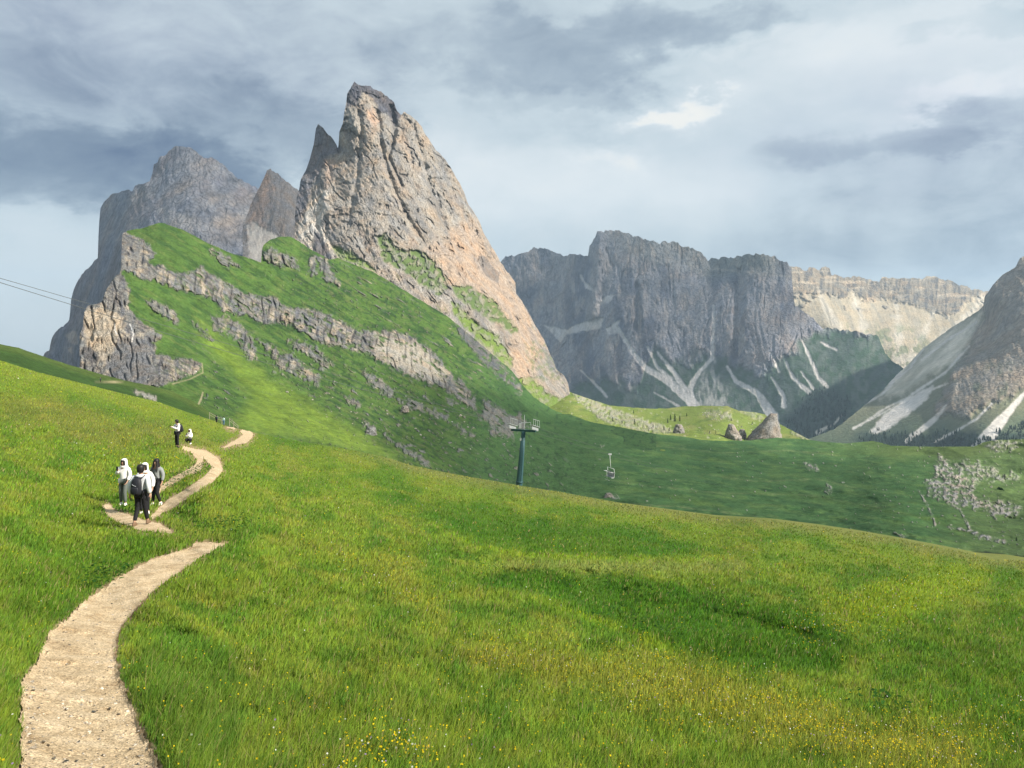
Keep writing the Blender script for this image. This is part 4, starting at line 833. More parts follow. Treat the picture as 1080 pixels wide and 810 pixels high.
la = RNG.normal(.4, 1.1, N)                      # a light breeze towards +x
dirv = np.stack([np.cos(la), np.sin(la), np.zeros(N)], 1)
side = np.stack([np.cos(ang), np.sin(ang), np.zeros(N)], 1)
base = gp - np.array([0, 0, .015])
mid = base + dirv * (lean * .3)[:, None] + np.stack([0 * hgt, 0 * hgt, hgt * .6], 1)
tip = base + dirv * lean[:, None] + np.stack([0 * hgt, 0 * hgt, hgt], 1)
hw = wid[:, None] * .5 * side
V5 = np.stack([base - hw, base + hw, mid + hw * .8, mid - hw * .8, tip], 1)
i = np.arange(N)[:, None] * 5
tipc = np.where(dry[:, None] | seedy[:, None], col, col * np.array([1.15, 1.08, 1.0]))
C5 = np.stack([col, col, col, col, tipc], 1)
o = mesh_from('meadow_grass', V5.reshape(-1, 3), [i + np.array([[0, 1, 2, 3]]), i + np.array([[3, 2, 4]])], blade_mat('grass_blade'), smooth=False, attrs={'Col': C5.reshape(-1, 3)})
tag(o, 'wind-ruffled green and straw meadow grass on both sides of the path', 'grass', kind='stuff')

# ---- flowers: little tilted cups on the turf
fu, fv = scatter(138000, .9, 385, 850)
dens = np.maximum.reduce([lm(fu, fv, [(500, 690, 10), (600, 705, 20), (700, 725, 26), (800, 748, 26), (900, 785, 24), (1000, 800, 20)], 30, 20, 26), lm(fu, fv, [(330, 575, 4), (400, 600, 14), (450, 640, 16)], 22, 14, 20) * .7,
                          pm(fu, fv, [(100, 470), (190, 480), (180, 505), (150, 515), (60, 510)], 10, 8, 16) * .8, pm(fu, fv, [(840, 640), (960, 602), (1040, 605), (1000, 640), (900, 690), (830, 680)], 18, 14, 26) * .6,
                          pm(fu, fv, [(930, 760), (1080, 740), (1080, 810), (960, 810)], 20, 14, 26) * .7, pm(fu, fv, [(390, 770), (470, 780), (450, 830), (360, 830)], 14, 12, 20) * .5])
dens = (.035 + .62 * dens) * sm(-.25, .3, fbm(fu / 22, fv / 12, 207.0, 3) + .1)
keep = (RNG.random(len(fu)) < dens) & (path_mask(fu, fv) < -4)
fu, fv = fu[keep], fv[keep]; n = len(fu)
fy = A_Y(fu, fv); fp = P(fu, fv, fy)
fp[:, 2] += RNG.uniform(.08, .19, n) * np.interp(fy, [5, 30, 120], [1, 1.2, 1.7])
rad = np.maximum(.0075, .00062 * fy) * RNG.uniform(.7, 1.4, n)
kind = RNG.random(n)
fc = np.where((kind < .80)[:, None], np.array([.62, .47, .015]), np.where((kind < .90)[:, None], np.array([.70, .70, .62]), np.where((kind < .95)[:, None], np.array([.30, .19, .38]), np.array([.55, .33, .05]))))
fc = fc * RNG.uniform(.6, 1.1, n)[:, None]
nrm = np.stack([RNG.normal(.1, .4, n), RNG.normal(-.45, .4, n), np.ones(n)], 1); nrm /= np.linalg.norm(nrm, axis=1)[:, None]
a1 = np.cross(nrm, np.array([1.0, .2, 0])); a1 /= np.linalg.norm(a1, axis=1)[:, None]; a2 = np.cross(nrm, a1)
ring = [fp + (a1 * math.cos(q) + a2 * math.sin(q)) * rad[:, None] * (1.0 if k % 2 else .62) for k, q in enumerate(np.linspace(0, 2 * np.pi, 11)[:-1])]
ctr = fp - nrm * rad[:, None] * .35
V11 = np.stack([ctr] + ring, 1); i = np.arange(n)[:, None] * 11
fcs = [i + np.array([[0, 1 + k, 1 + (k + 1) % 10]]) for k in range(10)]
stem = np.stack([fp - np.array([.0016, 0, .3]), fp - np.array([-.0016, 0, .3]), ctr], 1)
allv = np.concatenate([V11.reshape(-1, 3), stem.reshape(-1, 3)])
allc = np.concatenate([np.repeat(fc, 11, 0), np.tile(np.array([[.06, .11, .02]]), (n * 3, 1))])
st = n * 11 + np.arange(n)[:, None] * 3 + np.array([[0, 1, 2]])
o = mesh_from('meadow_flowers', allv, [np.concatenate(fcs + [st])], blade_mat('petal', .25), smooth=False, attrs={'Col': allc})
tag(o, 'yellow and a few white and violet wild flowers dotted through the grass', 'wild flowers', kind='stuff')

# ---- broad-leaved weeds in darker clumps along the path bank and in the hollows
def leaf_clumps(spots):
    vs, cs = [], []
    for (u, v, r, h, n) in spots:
        c0 = np.array(A_at(u, v)); 
        for _ in range(n):
            a, rr = random.uniform(0, 6.283), r * math.sqrt(random.random())
            q = c0 + np.array([math.cos(a) * rr, math.sin(a) * rr, random.uniform(.2, 1) * h * (1 - .5 * rr / r)])
            l, b = random.uniform(.05, .11), random.uniform(.02, .045)
            d = np.array([random.gauss(0, 1), random.gauss(0, 1), random.uniform(-.4, .7)]); d /= np.linalg.norm(d)
            s = np.cross(d, [0, 0, 1.0]); s /= np.linalg.norm(s) + 1e-6
            vs += [q, q + d * l * .5 + s * b, q + d * l, q + d * l * .5 - s * b]
            k = random.uniform(.6, 1.3); cs += [(.035 * k, .095 * k, .018 * k)] * 4
    i = np.arange(len(vs) // 4)[:, None] * 4
    return np.array(vs), i + np.array([[0, 1, 2, 3]]), np.array(cs)
spots = [(205, 500, .8, .5, 160), (196, 505, .7, .4, 120), (212, 495, .6, .4, 90), (188, 512, .6, .35, 80), (137, 540, .5, .3, 60), (228, 560, .9, .35, 120), (248, 556, 1.0, .35, 120), (112, 605, .5, .25, 80), (96, 618, .5, .25, 80), 
         (500, 603, 1.2, .4, 90), (560, 618, 1.3, .4, 110), (690, 630, 1.0, .4, 90), (650, 655, .9, .3, 100), (690, 672, .8, .3, 80), (410, 545, 1.5, .4, 70), (930, 750, .5, .3, 60), (640, 606, 1.2, .4, 80)]
vv, ff, ccs = leaf_clumps(spots)
tag(mesh_from('broad_leaved_weeds', vv, ff, bpy.data.materials['grass_blade'], smooth=False, attrs={'Col': ccs}), 'dark leafy weeds clumped beside the path and in the hollows', 'weeds', kind='stuff')
# ================================================================ people
def eval_mesh(o, name):
    bpy.context.view_layer.update()
    me = bpy.data.meshes.new_from_object(o.evaluated_get(bpy.context.evaluated_depsgraph_get()))
    me.name = name
    old = o.data; bpy.data.objects.remove(o); bpy.data.meshes.remove(old)
    return me
def skin(name, pts, edges, mat, parent, sub=1, root=0):
    """one continuous surface grown round a skeleton: pts = [(x, y, z, rx, ry)]"""
    me = bpy.data.meshes.new(name); me.from_pydata([p[:3] for p in pts], edges, [])
    o = bpy.data.objects.new('grow', me); COL.objects.link(o)
    md = o.modifiers.new('skin', 'SKIN'); md.use_smooth_shade = True; md.branch_smoothing = .6
    for i, p in enumerate(pts):
        s = me.skin_vertices[0].data[i]; s.radius = (p[3], p[4] if len(p) > 4 else p[3]); s.use_root = (i == root)
    sb = o.modifiers.new('smooth', 'SUBSURF'); sb.levels = sub; sb.render_levels = sub
    m2 = eval_mesh(o, name)
    r = bpy.data.objects.new(name, m2); COL.objects.link(r); r.parent = parent
    m2.materials.clear(); m2.materials.append(mat)
    return r
def chain(pts, first, seq):
    e = []; prev = first
    for p in seq:
        pts.append(p); e.append((prev, len(pts) - 1)); prev = len(pts) - 1
    return e
def blobm(name, mat, parent, rings, seg=14, cut=None, close=True, noisy=0.0):
    """lathe-like shell: rings = [(cx, cy, z, rx, ry)] bottom to top; cut = (angle0, angle1, zlo, zhi) leaves an opening facing the front (-y)"""
    vs, fs = [], []
    for k, (cx, cy_, z, rx, ry) in enumerate(rings):
        for j in range(seg):
            a = 2 * math.pi * j / seg
            w = 1 + noisy * math.sin(5 * a + 2.3 * k)
            vs.append((cx + rx * w * math.sin(a), cy_ - ry * w * math.cos(a), z))
    for k in range(len(rings) - 1):
        for j in range(seg):
            if cut:
                a = (j + .5) / seg * 360; a = a - 360 if a > 180 else a
                zm = .5 * (rings[k][2] + rings[k + 1][2])
                if abs(a) < cut[0] and cut[1] < zm < cut[2]: continue
            j2 = (j + 1) % seg
            fs.append((k * seg + j, k * seg + j2, (k + 1) * seg + j2, (k + 1) * seg + j))
    if close:
        fs.append(tuple(range((len(rings) - 1) * seg, len(rings) * seg)))
        if not cut: fs.append(tuple(reversed(range(seg))))
    me = bpy.data.meshes.new(name); me.from_pydata(vs, [], fs); me.update()
    for p in me.polygons: p.use_smooth = True
    o = bpy.data.objects.new('grow', me); COL.objects.link(o)
    if cut:
        sd_ = o.modifiers.new('thick', 'SOLIDIFY'); sd_.thickness = .014; sd_.offset = 1
    sb = o.modifiers.new('smooth', 'SUBSURF'); sb.levels = 1
    m2 = eval_mesh(o, name); r = bpy.data.objects.new(name, m2); COL.objects.link(r); r.parent = parent
    m2.materials.clear(); m2.materials.append(mat)
    return r
SKINM = plain('skin', (.42, .25, .17), .6, var=.06); HAIRM = plain('black_hair', (.012, .010, .010), .5)
def hand(pts, wrist, elbow_p, wrist_p, curl, sidev, h):
    """palm, four unequal fingers and a thumb that leaves the side of the palm"""
    e = []; w = Vector(wrist_p); d = (w - Vector(elbow_p)).normalized(); s = Vector(sidev).normalized(); c = Vector(curl).normalized()
    palm = w + d * .055 * h
    pts.append((*palm, .030 * h, .016 * h)); e.append((wrist, len(pts) - 1)); pi = len(pts) - 1
    for k, (o, l) in enumerate(((-.026, .062), (-.009, .075), (.009, .070), (.026, .054))):
        k0 = palm + d * .035 * h + s * o * h; k1 = k0 + (d * .8 + c * .5) * l * .55 * h; k2 = k1 + (d * .35 + c * .9) * l * .5 * h
        e += chain(pts, pi, [(*k0, .0095 * h), (*k1, .009 * h), (*k2, .0075 * h)])
    t0 = w + d * .03 * h - s * .03 * h; t1 = t0 + (d * .6 - s * .7 + c * .3).normalized() * .035 * h; t2 = t1 + (d * .8 + c * .5).normalized() * .03 * h
    e += chain(pts, wrist, [(*t0, .012 * h), (*t1, .010 * h), (*t2, .008 * h)])
    return e
def person(label, foot, facing, height, pose, jacket, trousers, shoes, head='hair', hairlen=0.0, hood_up=False, fem=False, group=None, fine=True):
    """facing: degrees; 0 faces the camera (-y), 180 walks away. Built at 1.7 m and scaled."""
    root = empty('person', foot, math.radians(facing)); k = height / 1.7; root.scale = (k, k, k)
    tag(root, label, 'person', group)
    sh = .175 if fem else .20; hp = .095
    # joints, front is -y
    J = dict(pel=(0, .0, .93), sp=(0, .005, 1.12), ch=(0, .01, 1.32), nk=(0, .0, 1.455), hd=(0, -.015, 1.55), cr=(0, .0, 1.625), tp=(0, .005, 1.675))
    lh, rh = (-hp, 0, .91), (hp, 0, .91)
    g = lambda n, d: pose.get(n, d)
    lk, la, rk, ra = g('lk', (-.10, -.03, .50)), g('la', (-.105, .01, .085)), g('rk', (.10, -.03, .50)), g('ra', (.105, .01, .085))
    ls, rs = (-sh, .01, 1.39), (sh, .01, 1.39)
    le, lw, re, rw = g('le', (-sh - .06, .04, 1.13)), g('lw', (-sh - .05, -.06, .91)), g('re', (sh + .06, .04, 1.13)), g('rw', (sh + .05, -.06, .91))
    hl = g('headshift', (0, 0, 0)); off = g('drop', 0.0)
    def D(p): return (p[0], p[1], p[2] - off)
    for n in J: J[n] = D(J[n])
    lh, rh, ls, rs = D(lh), D(rh), D(ls), D(rs)
    for n in ('hd', 'cr', 'tp'): J[n] = tuple(a + b for a, b in zip(J[n], hl))
    toe = lambda a: (a[0] * 1.08, a[1] - .13, a[2] - .045)
    pts = [(*J['pel'], .125, .10)]; e = []
    e += chain(pts, 0, [(*J['sp'], .115, .085), (*J['ch'], .14, .095), (*J['nk'], .052), (*J['hd'], .068, .082), (*J['cr'], .078, .092), (*J['tp'], .045, .05)])
    ic = 2
    for s_, kk, a, S, E, W in ((lh, lk, la, ls, le, lw), (rh, rk, ra, rs, re, rw)):
        m1 = tuple(.5 * (p + q) for p, q in zip(s_, kk)); m2 = tuple(.6 * p + .4 * q for p, q in zip(kk, a))
        e += chain(pts, 0, [(*s_, .085), (*m1, .074), (*kk, .052), (*m2, .052), (*a, .035), (*toe(a), .036, .026)])
        m3 = tuple(.5 * (p + q) for p, q in zip(S, E)); m4 = tuple(.65 * p + .35 * q for p, q in zip(E, W))
        e += chain(pts, ic, [(*S, .062), (*m3, .045), (*E, .036), (*m4, .037), (*W, .024)])
        if fine:
            inward = (-S[0], -.2, 0)
            e += hand(pts, len(pts) - 1, E, W, inward if abs(W[2] - J['pel'][2]) < .25 else (0, -.2, -1), (0, -1, 0) if abs(W[2] - J['pel'][2]) < .25 else (1, 0, 0), 1.0)
        else:
            d = (Vector(W) - Vector(E)).normalized(); e += chain(pts, len(pts) - 1, [(*(Vector(W) + d * .07), .03, .018)])
    skin('body', pts, e, SKINM, root, 1)
    # face: nose, eyes and mouth on the front of the head
    hd = Vector(J['cr'])
    if fine and g('face', True):
        bm = bmesh.new()
        for v in ((-.012, -.092, -.045), (.012, -.092, -.045), (0, -.118, -.042), (0, -.092, 0)): bm.verts.new(hd + Vector(v))
        bm.verts.ensure_lookup_table()
        for f in ((0, 1, 2), (1, 3, 2), (3, 0, 2)): bm.faces.new([bm.verts[i] for i in f])
        me = bpy.data.meshes.new('nose'); bm.to_mesh(me); bm.free(); me.materials.append(SKINM)
        o = bpy.data.objects.new('nose', me); COL.objects.link(o); o.parent = root
        for sx_ in (-1, 1):
            blobm('eye', plain('eye_dark', (.02, .015, .012), .2), root, [(hd.x + sx_ * .032, hd.y - .083, hd.z - .012, .004, .004), (hd.x + sx_ * .032, hd.y - .084, hd.z - .006, .011, .009), (hd.x + sx_ * .032, hd.y - .083, hd.z, .004, .004)], 6)
        blobm('mouth', plain('lip', (.30, .09, .08), .5), root, [(hd.x, hd.y - .082, hd.z - .078, .01, .004), (hd.x, hd.y - .083, hd.z - .074, .022, .008), (hd.x, hd.y - .082, hd.z - .069, .01, .004)], 8)
    # jacket: torso and sleeves; hem below the hips
    hemz = g('hem', .84) - off
    jp = [(0, 0, hemz, .175, .14)]; je = []
    je += chain(jp, 0, [(*J['sp'], .165, .13), (*J['ch'], .175, .135), (J['nk'][0], J['nk'][1], J['nk'][2] - .03, .08, .08)])
    for S, E, W in ((ls, le, lw), (rs, re, rw)):
        m3 = tuple(.5 * (p + q) for p, q in zip(S, E)); w9 = tuple(.06 * p + .94 * q for p, q in zip(E, W))
        je += chain(jp, 2, [(*S, .092), (*m3, .082), (*E, .074), (*w9, .060)])
    skin('jacket', jp, je, jacket, root, 1)
    # trousers
    tp_ = [(J['pel'][0], J['pel'][1], J['pel'][2] - .01, .14, .115)]; te = []
    for s_, kk, a in ((lh, lk, la), (rh, rk, ra)):
        m1 = tuple(.5 * (p + q) for p, q in zip(s_, kk)); cu = tuple(.1 * p + .9 * q for p, q in zip(kk, a))
        te += chain(tp_, 0, [(*s_, .098), (*m1, .088), (*kk, .072), (*cu, .060)])
    skin('trousers', tp_, te, trousers, root, 1)
    for a in (la, ra):
        blobm('shoe', shoes, root, [(a[0] * 1.03, a[1] - .045, a[2] - .083, .048, .125), (a[0] * 1.03, a[1] - .05, a[2] - .055, .052, .132), (a[0] * 1.02, a[1] - .02, a[2] - .01, .046, .085), (a[0], a[1] + .005, a[2] + .04, .042, .05)], 12)
    h = J['cr']
    if hood_up:
        blobm('hood', jacket, root, [(h[0], h[1] + .03, h[2] - .22, .15, .12), (h[0], h[1] + .025, h[2] - .14, .112, .115), (h[0], h[1] + .015, h[2] - .06, .106, .120), (h[0], h[1] + .012, h[2], .106, .122), (h[0], h[1] + .018, h[2] + .055, .096, .108), (h[0], h[1] + .03, h[2] + .10, .05, .06)], 14, cut=(52, h[2] - .15, h[2] + .05))
        blobm('hair', HAIRM, root, [(h[0] + q * .066, h[1] - .055, h[2] - .19, .016, .02) if False else (h[0], h[1] + .012, h[2] - .13 + .0 * q, .098, .10) for q in (1,)] + [(h[0], h[1] + .01, h[2] - .05, .098, .104), (h[0], h[1] + .008, h[2] + .03, .098, .104), (h[0], h[1] + .01, h[2] + .085, .06, .07)], 14, cut=(30, h[2] - .2, h[2] + .02))
    else:
        L = hairlen
        rings = ([(h[0], h[1] + .03, h[2] - .05 - L, .085 + .1 * L, .06 + .05 * L)] if L > .1 else []) + ([(h[0], h[1] + .02, h[2] - .05 - .5 * L, .105 + .06 * L, .085)] if L > .1 else [(h[0], h[1] + .03, h[2] - .12, .066, .058)]) + [(h[0], h[1] + .012, h[2] - .05, .088, .098), (h[0], h[1] + .006, h[2] + .02, .094, .106), (h[0], h[1] + .006, h[2] + .07, .082, .094), (h[0], h[1] + .006, h[2] + .105, .045, .05)]
        blobm('hair', HAIRM, root, rings, 16, cut=(48, h[2] - 1, h[2] + .03), noisy=.03)
        if L > .2:
            for q in (-1, 1):
                skin('hair_lock', [(h[0] + q * .07, h[1] - .06, h[2] + .03, .03, .025), (h[0] + q * .088, h[1] - .075, h[2] - .10, .036, .026), (h[0] + q * .10, h[1] - .125, h[2] - .26, .04, .024), (h[0] + q * .10, h[1] - .15, h[2] - .38, .022, .014)], [(0, 1), (1, 2), (2, 3)], HAIRM, root, 1)
        if g('hood_down', True):
            blobm('hood', jacket, root, [(J['nk'][0], J['nk'][1] + .05, J['nk'][2] - .10, .10, .07), (J['nk'][0], J['nk'][1] + .06, J['nk'][2] - .04, .135, .10), (J['nk'][0], J['nk'][1] + .055, J['nk'][2] + .01, .11, .085)], 14)
    return root, k
def place(root, loc_local, rz=0):
    return root.matrix_basis @ Vector(loc_local)
def backpack(label, root, k, mat, lift=0.0):
    """worn on the back, its own thing"""
    b = empty('backpack', root.matrix_basis @ Vector((0, .13, 1.14 - lift)), root.rotation_euler.z); b.scale = (k, k, k)
    tag(b, label, 'backpack')
    def box(name, rings, m): return blobm(name, m, b, rings, 16)
    sq = lambda x, y, z, rx, ry: (x, y, z, rx, ry)
    box('pack_body', [sq(0, .09, -.22, .12, .06), sq(0, .10, -.20, .155, .085), sq(0, .10, 0, .165, .095), sq(0, .09, .16, .15, .085), sq(0, .07, .24, .10, .06), sq(0, .06, .26, .04, .03)], mat)
    box('front_pocket', [sq(0, .185, -.19, .09, .02), sq(0, .19, -.17, .12, .04), sq(0, .19, -.03, .12, .045), sq(0, .185, .02, .09, .02)], mat)
    for s_ in (-1, 1):
        skin('shoulder_strap', [(s_ * .09, .05, .20, .028, .012), (s_ * .12, -.10, .30, .03, .012), (s_ * .125, -.25, .16, .03, .012), (s_ * .13, -.20, -.08, .022, .010), (s_ * .14, .03, -.16, .02, .010)], [(0, 1), (1, 2), (2, 3), (3, 4)], mat, b, 1)
    box('carry_loop', [sq(0, .05, .255, .03, .008), sq(0, .05, .285, .025, .008)], mat)
    rm = plain('reflective_trim', (.35, .36, .38), .4)
    for z, dx in ((.06, .0), (-.09, .01)):
        skin('trim_stripe', [(-.05 + dx, .2, z - .02, .006), (.02 + dx, .2, z, .006), (.07 + dx, .192, z + .03, .006)], [(0, 1), (1, 2)], rm, b, 0)
    return b
def phone(label, p, rz):
    o = empty('smartphone', p, rz); tag(o, label, 'phone')
    for nm, sx_, sy_, sz, y, m in (('case', .038, .005, .076, 0, plain('phone_black', (.02, .02, .022), .4)), ('screen', .035, .001, .072, .0065, plain('phone_glass', (.03, .035, .045), .1, spec=.6))):
        bm = bmesh.new(); bmesh.ops.create_cube(bm, size=2.0)
        for v in bm.verts: v.co = Vector((v.co.x * sx_, v.co.y * sy_ + y, v.co.z * sz))
        bmesh.ops.bevel(bm, geom=bm.edges[:], offset=.0012 if nm == 'case' else .0004, segments=2, affect='EDGES')
        me = bpy.data.meshes.new(nm); bm.to_mesh(me); bm.free(); me.materials.append(m)
        q = bpy.data.objects.new(nm, me); COL.objects.link(q); q.parent = o
    return o
WHITE = plain('white_shell', (.74, .72, .69), .7, var=.06, scale=14); OFFW = plain('cream_jacket', (.72, .68, .66), .75, var=.07, scale=14); LGREY = plain('pale_grey_hoodie', (.55, .56, .57), .85, var=.08, scale=18)
GREYJ = plain('grey_jacket', (.23, .245, .24), .85, var=.1, scale=18); BLACK = plain('black_cloth', (.012, .012, .014), .85); OLIVE = plain('grey_green_trousers', (.105, .12, .105), .85); WSHOE = plain('white_trainers', (.78, .77, .75), .6); BROWN = plain('brown_boots', (.16, .10, .06), .7)
PACK = plain('black_pack', (.014, .015, .02), .6); MINT = plain('mint_top', (.45, .62, .58), .8); NAVY = plain('dark_blue_jacket', (.03, .04, .07), .8); BLUE = plain('blue_trousers', (.10, .18, .30), .8)
# man walking away with the rucksack
r, k = person('man in pale grey hoodie and black trousers walking away along the path', A_at(148.5, 553.5, -.02), 176, 1.74,
              dict(lk=(-.10, -.06, .50), la=(-.11, -.16, .10), rk=(.10, -.02, .49), ra=(.115, .14, .10), le=(-.27, .08, 1.14), lw=(-.29, .03, .90), re=(.27, .08, 1.14), rw=(.30, .04, .88)), LGREY, BLACK, BROWN)
backpack('large black backpack with grey trim worn by the man nearest on the path', r, k, PACK)
r, k = person('woman in white hooded jacket and grey trousers standing with her phone left of the others', A_at(130.5, 532.5, -.02), -6, 1.62,
              dict(le=(-.26, -.02, 1.16), lw=(-.08, -.22, 1.33), re=(.25, .02, 1.13), rw=(.22, -.12, .93), rk=(.10, -.10, .50), ra=(.11, -.06, .085)), WHITE, OLIVE, WSHOE, hood_up=True, fem=True)
phone('smartphone held up to her face by the white-hooded woman at the left', place(r, (-.06, -.30, 1.42)), r.rotation_euler.z)
r, k = person('person in a white hooded jacket half hidden behind the man with the backpack', A_at(152.5, 542, -.02), 12, 1.66, dict(re=(.27, .02, 1.12), rw=(.27, -.10, .90)), WHITE, BLACK, WSHOE, hood_up=True, fem=True)
r, k = person('woman with long black hair in a grey jacket and black trousers walking down the path', A_at(165, 532.5, -.02), -12, 1.66,
              dict(lk=(-.10, -.02, .50), la=(-.11, -.06, .085), rk=(.11, -.12, .50), ra=(.14, .05, .10), le=(-.24, .04, 1.13), lw=(-.22, -.04, .91), re=(.25, .05, 1.13), rw=(.25, -.02, .90)), GREYJ, BLACK, WSHOE, hairlen=.34, fem=True)
tag(skin('strap', [(-.13, -.02, 1.45, .012, .006), (-.05, -.14, 1.33, .016, .006), (.06, -.155, 1.15, .016, .006), (.14, -.06, .98, .014, .006)], [(0, 1), (1, 2), (2, 3)], BLACK, r, 1))
r, k = person('man in white jacket standing side-on at the upper bend of the path', A_at(187, 472, -.02), -38, 1.72,
              dict(le=(-.25, -.10, 1.17), lw=(-.08, -.34, 1.30), re=(.24, -.10, 1.16), rw=(.02, -.33, 1.29), headshift=(0, -.04, -.02)), OFFW, BLACK, BLACK, hairlen=.02)
backpack('black backpack worn by the man standing at the upper bend', r, k, PACK)
phone('smartphone held out by the man standing at the upper bend', place(r, (-.03, -.43, 1.36)), r.rotation_euler.z)
r, k = person('person in a white hood crouching in the grass just right of the standing man', A_at(200, 468, -.02), -8, 1.66,
              dict(drop=.56, hem=.82, lk=(-.17, -.34, .44), la=(-.13, -.06, .085), rk=(.17, -.34, .44), ra=(.13, -.06, .085), le=(-.25, -.14, .56), lw=(-.06, -.32, .76), re=(.25, -.14, .56), rw=(.06, -.32, .74)), WHITE, BLACK, WSHOE, hood_up=True, fem=True)
phone('smartphone in the hands of the crouching white-hooded person', place(r, (0, -.40, .82)), r.rotation_euler.z)
p_ = A_at(235.8, 448.6, -.02)
person('distant walker in a mint top and blue trousers at the meadow brow', p_, 165, 1.66, {}, MINT, BLUE, BLACK, hairlen=.1, fem=True, fine=False)
q_ = Pv(228.3, 447.5, 144); person('distant walker in dark clothes half sunk behind the meadow brow', q_, 150, 1.70, {}, NAVY, BLACK, BLACK, fine=False)
yb = float(B_dist(np.array([106.0]), np.array([402.8]))[0])
person('tiny far walker in dark clothes on the shaded hillside path', Pv(106, 403.0, yb - 1), 90, 1.70, {}, NAVY, BLACK, BLACK, fine=False)
# ================================================================ chairlift, fence, trees, rocks
class MB:
    def __init__(s): s.v = []; s.f = []
    def box(s, c, h, rot=None):
        b = len(s.v); m = rot or Matrix.Identity(3)
        for x in (-1, 1):
            for y in (-1, 1):
                for z in (-1, 1): s.v.append(Vector(c) + m @ Vector((x * h[0], y * h[1], z * h[2])))
        for f in ((0, 1, 3, 2), (4, 6, 7, 5), (0, 4, 5, 1), (2, 3, 7, 6), (0, 2, 6, 4), (1, 5, 7, 3)): s.f.append([b + i for i in f])
    def tube(s, pts, rads, seg=10, cap=True):
        pts = [Vector(p) for p in pts]; b = len(s.v); n = len(pts)
        if not hasattr(rads, '__len__'): rads = [rads] * n
        for i, p in enumerate(pts):
            d = (pts[min(i + 1, n - 1)] - pts[max(i - 1, 0)]).normalized()
            a = d.cross(Vector((0, 0, 1)) if abs(d.z) < .9 else Vector((1, 0, 0))).normalized(); c = d.cross(a)
            for j in range(seg):
                t = 2 * math.pi * j / seg; s.v.append(p + (a * math.cos(t) + c * math.sin(t)) * rads[i])
        for i in range(n - 1):
            for j in range(seg):
                k = (j + 1) % seg; s.f.append([b + i * seg + j, b + i * seg + k, b + (i + 1) * seg + k, b + (i + 1) * seg + j])
        if cap: s.f.append([b + j for j in range(seg)][::-1]); s.f.append([b + (n - 1) * seg + j for j in range(seg)])
    def build(s, name, mat, parent=None, bevel=0.0, smooth=False):
        me = bpy.data.meshes.new(name); me.from_pydata([tuple(v) for v in s.v], [], s.f); me.materials.append(mat)
        bm = bmesh.new(); bm.from_mesh(me)
        if bevel: bmesh.ops.bevel(bm, geom=bm.edges[:], offset=bevel, segments=2, affect='EDGES', clamp_overlap=True)
        bmesh.ops.recalc_face_normals(bm, faces=bm.faces); bm.to_mesh(me); bm.free()
        if smooth:
            for p in me.polygons: p.use_smooth = len(p.vertices) == 4
        o = bpy.data.objects.new(name, me); COL.objects.link(o)
        if parent: o.parent = parent
        return o
TEAL = plain('teal_painted_steel', (.035, .085, .095), .5, .2, var=.2, scale=3); ZINC = plain('galvanised_steel', (.36, .38, .385), .5, .3, var=.2, scale=8); RUBBER = plain('black_rubber', (.02, .02, .02), .8)
base = Pv(547.6, 511.5, 101); top = Pv(552.2, 455, 101)
tw = empty('lift_tower', base); tag(tw, 'teal chairlift tower with a grey wheel head rising behind the meadow brow', 'lift tower')
up = (top - base); hgt_ = up.length; upn = up.normalized()
m = MB(); m.tube([upn * -3, upn * .02, upn * hgt_ * .5, upn * hgt_], [.46, .44, .35, .27], 20); m.build('pole', TEAL, tw, smooth=True)
m = MB(); m.tube([upn * .34, upn * .52], [.50, .50], 20); m.build('collar', TEAL, tw, smooth=True)
# direction of the line
A0 = Pv(0, 296, 36); B0 = Pv(549, 452.5, 101); ld = (B0 - A0).normalized(); lat = Vector((ld.y, -ld.x, 0)).normalized()
c0 = upn * hgt_
m = MB(); rotm = Matrix((lat, lat.cross(Vector((0, 0, 1))), Vector((0, 0, 1)))).transposed()
m.box(c0 + Vector((0, 0, .12)), (1.75, .16, .14), rotm); m.build('crossarm', TEAL, tw, .02)
for s_ in (-1, 1):
    m = MB(); cc = c0 + lat * s_ * 1.6 + Vector((0, 0, .45))
    rl = Matrix((ld, lat, ld.cross(lat))).transposed()
    m.box(cc - Vector((0, 0, .12)), (1.25, .05, .09), rl); m.box(cc + Vector((0, 0, .35)) , (1.5, .22, .03), rl)
    for q in (-1.2, -.4, .4, 1.2):
        m.tube([cc + ld * q + lat * .22 + Vector((0, 0, .35)), cc + ld * q + lat * .22 + Vector((0, 0, 1.15))], .03, 6)
    m.tube([cc + ld * -1.3 + lat * .22 + Vector((0, 0, 1.15)), cc + ld * 1.3 + lat * .22 + Vector((0, 0, 1.15))], .03, 6)
    fr = m.build('sheave_frame', ZINC, tw)
    for q in (-1.05, -.63, -.21, .21, .63, 1.05):
        m = MB(); m.tube([cc + ld * q - lat * .07, cc + ld * q + lat * .07], [.19, .19], 14); m.build('sheave_wheel', ZINC, fr, smooth=False)
m = MB()
m.tube([c0 + Vector((.1, 0, .2)), c0 + Vector((.12, 0, 2.2))], .045, 8); m.tube([c0 + Vector((-.35, 0, 1.15)), c0 + Vector((.95, 0, 1.2))], .03, 6); m.tube([c0 + Vector((.95, 0, 1.2)), c0 + Vector((.95, 0, .3))], .03, 6)
m.box(c0 + Vector((-.45, -.1, .75)), (.16, .12, .3)); m.build('service_mast', ZINC, tw)
m = MB()
for s_ in (-.18, .18): m.tube([upn * .6 + Vector((s_, -.42, 0)), upn * (hgt_ - .1) + Vector((s_, -.32, 0))], .022, 6)
for q in np.arange(.8, hgt_ - .2, .35): m.tube([upn * q + Vector((-.18, -.42 + .1 * q / hgt_, 0)), upn * q + Vector((.18, -.42 + .1 * q / hgt_, 0))], .015, 5)
m.build('ladder', TEAL, tw)
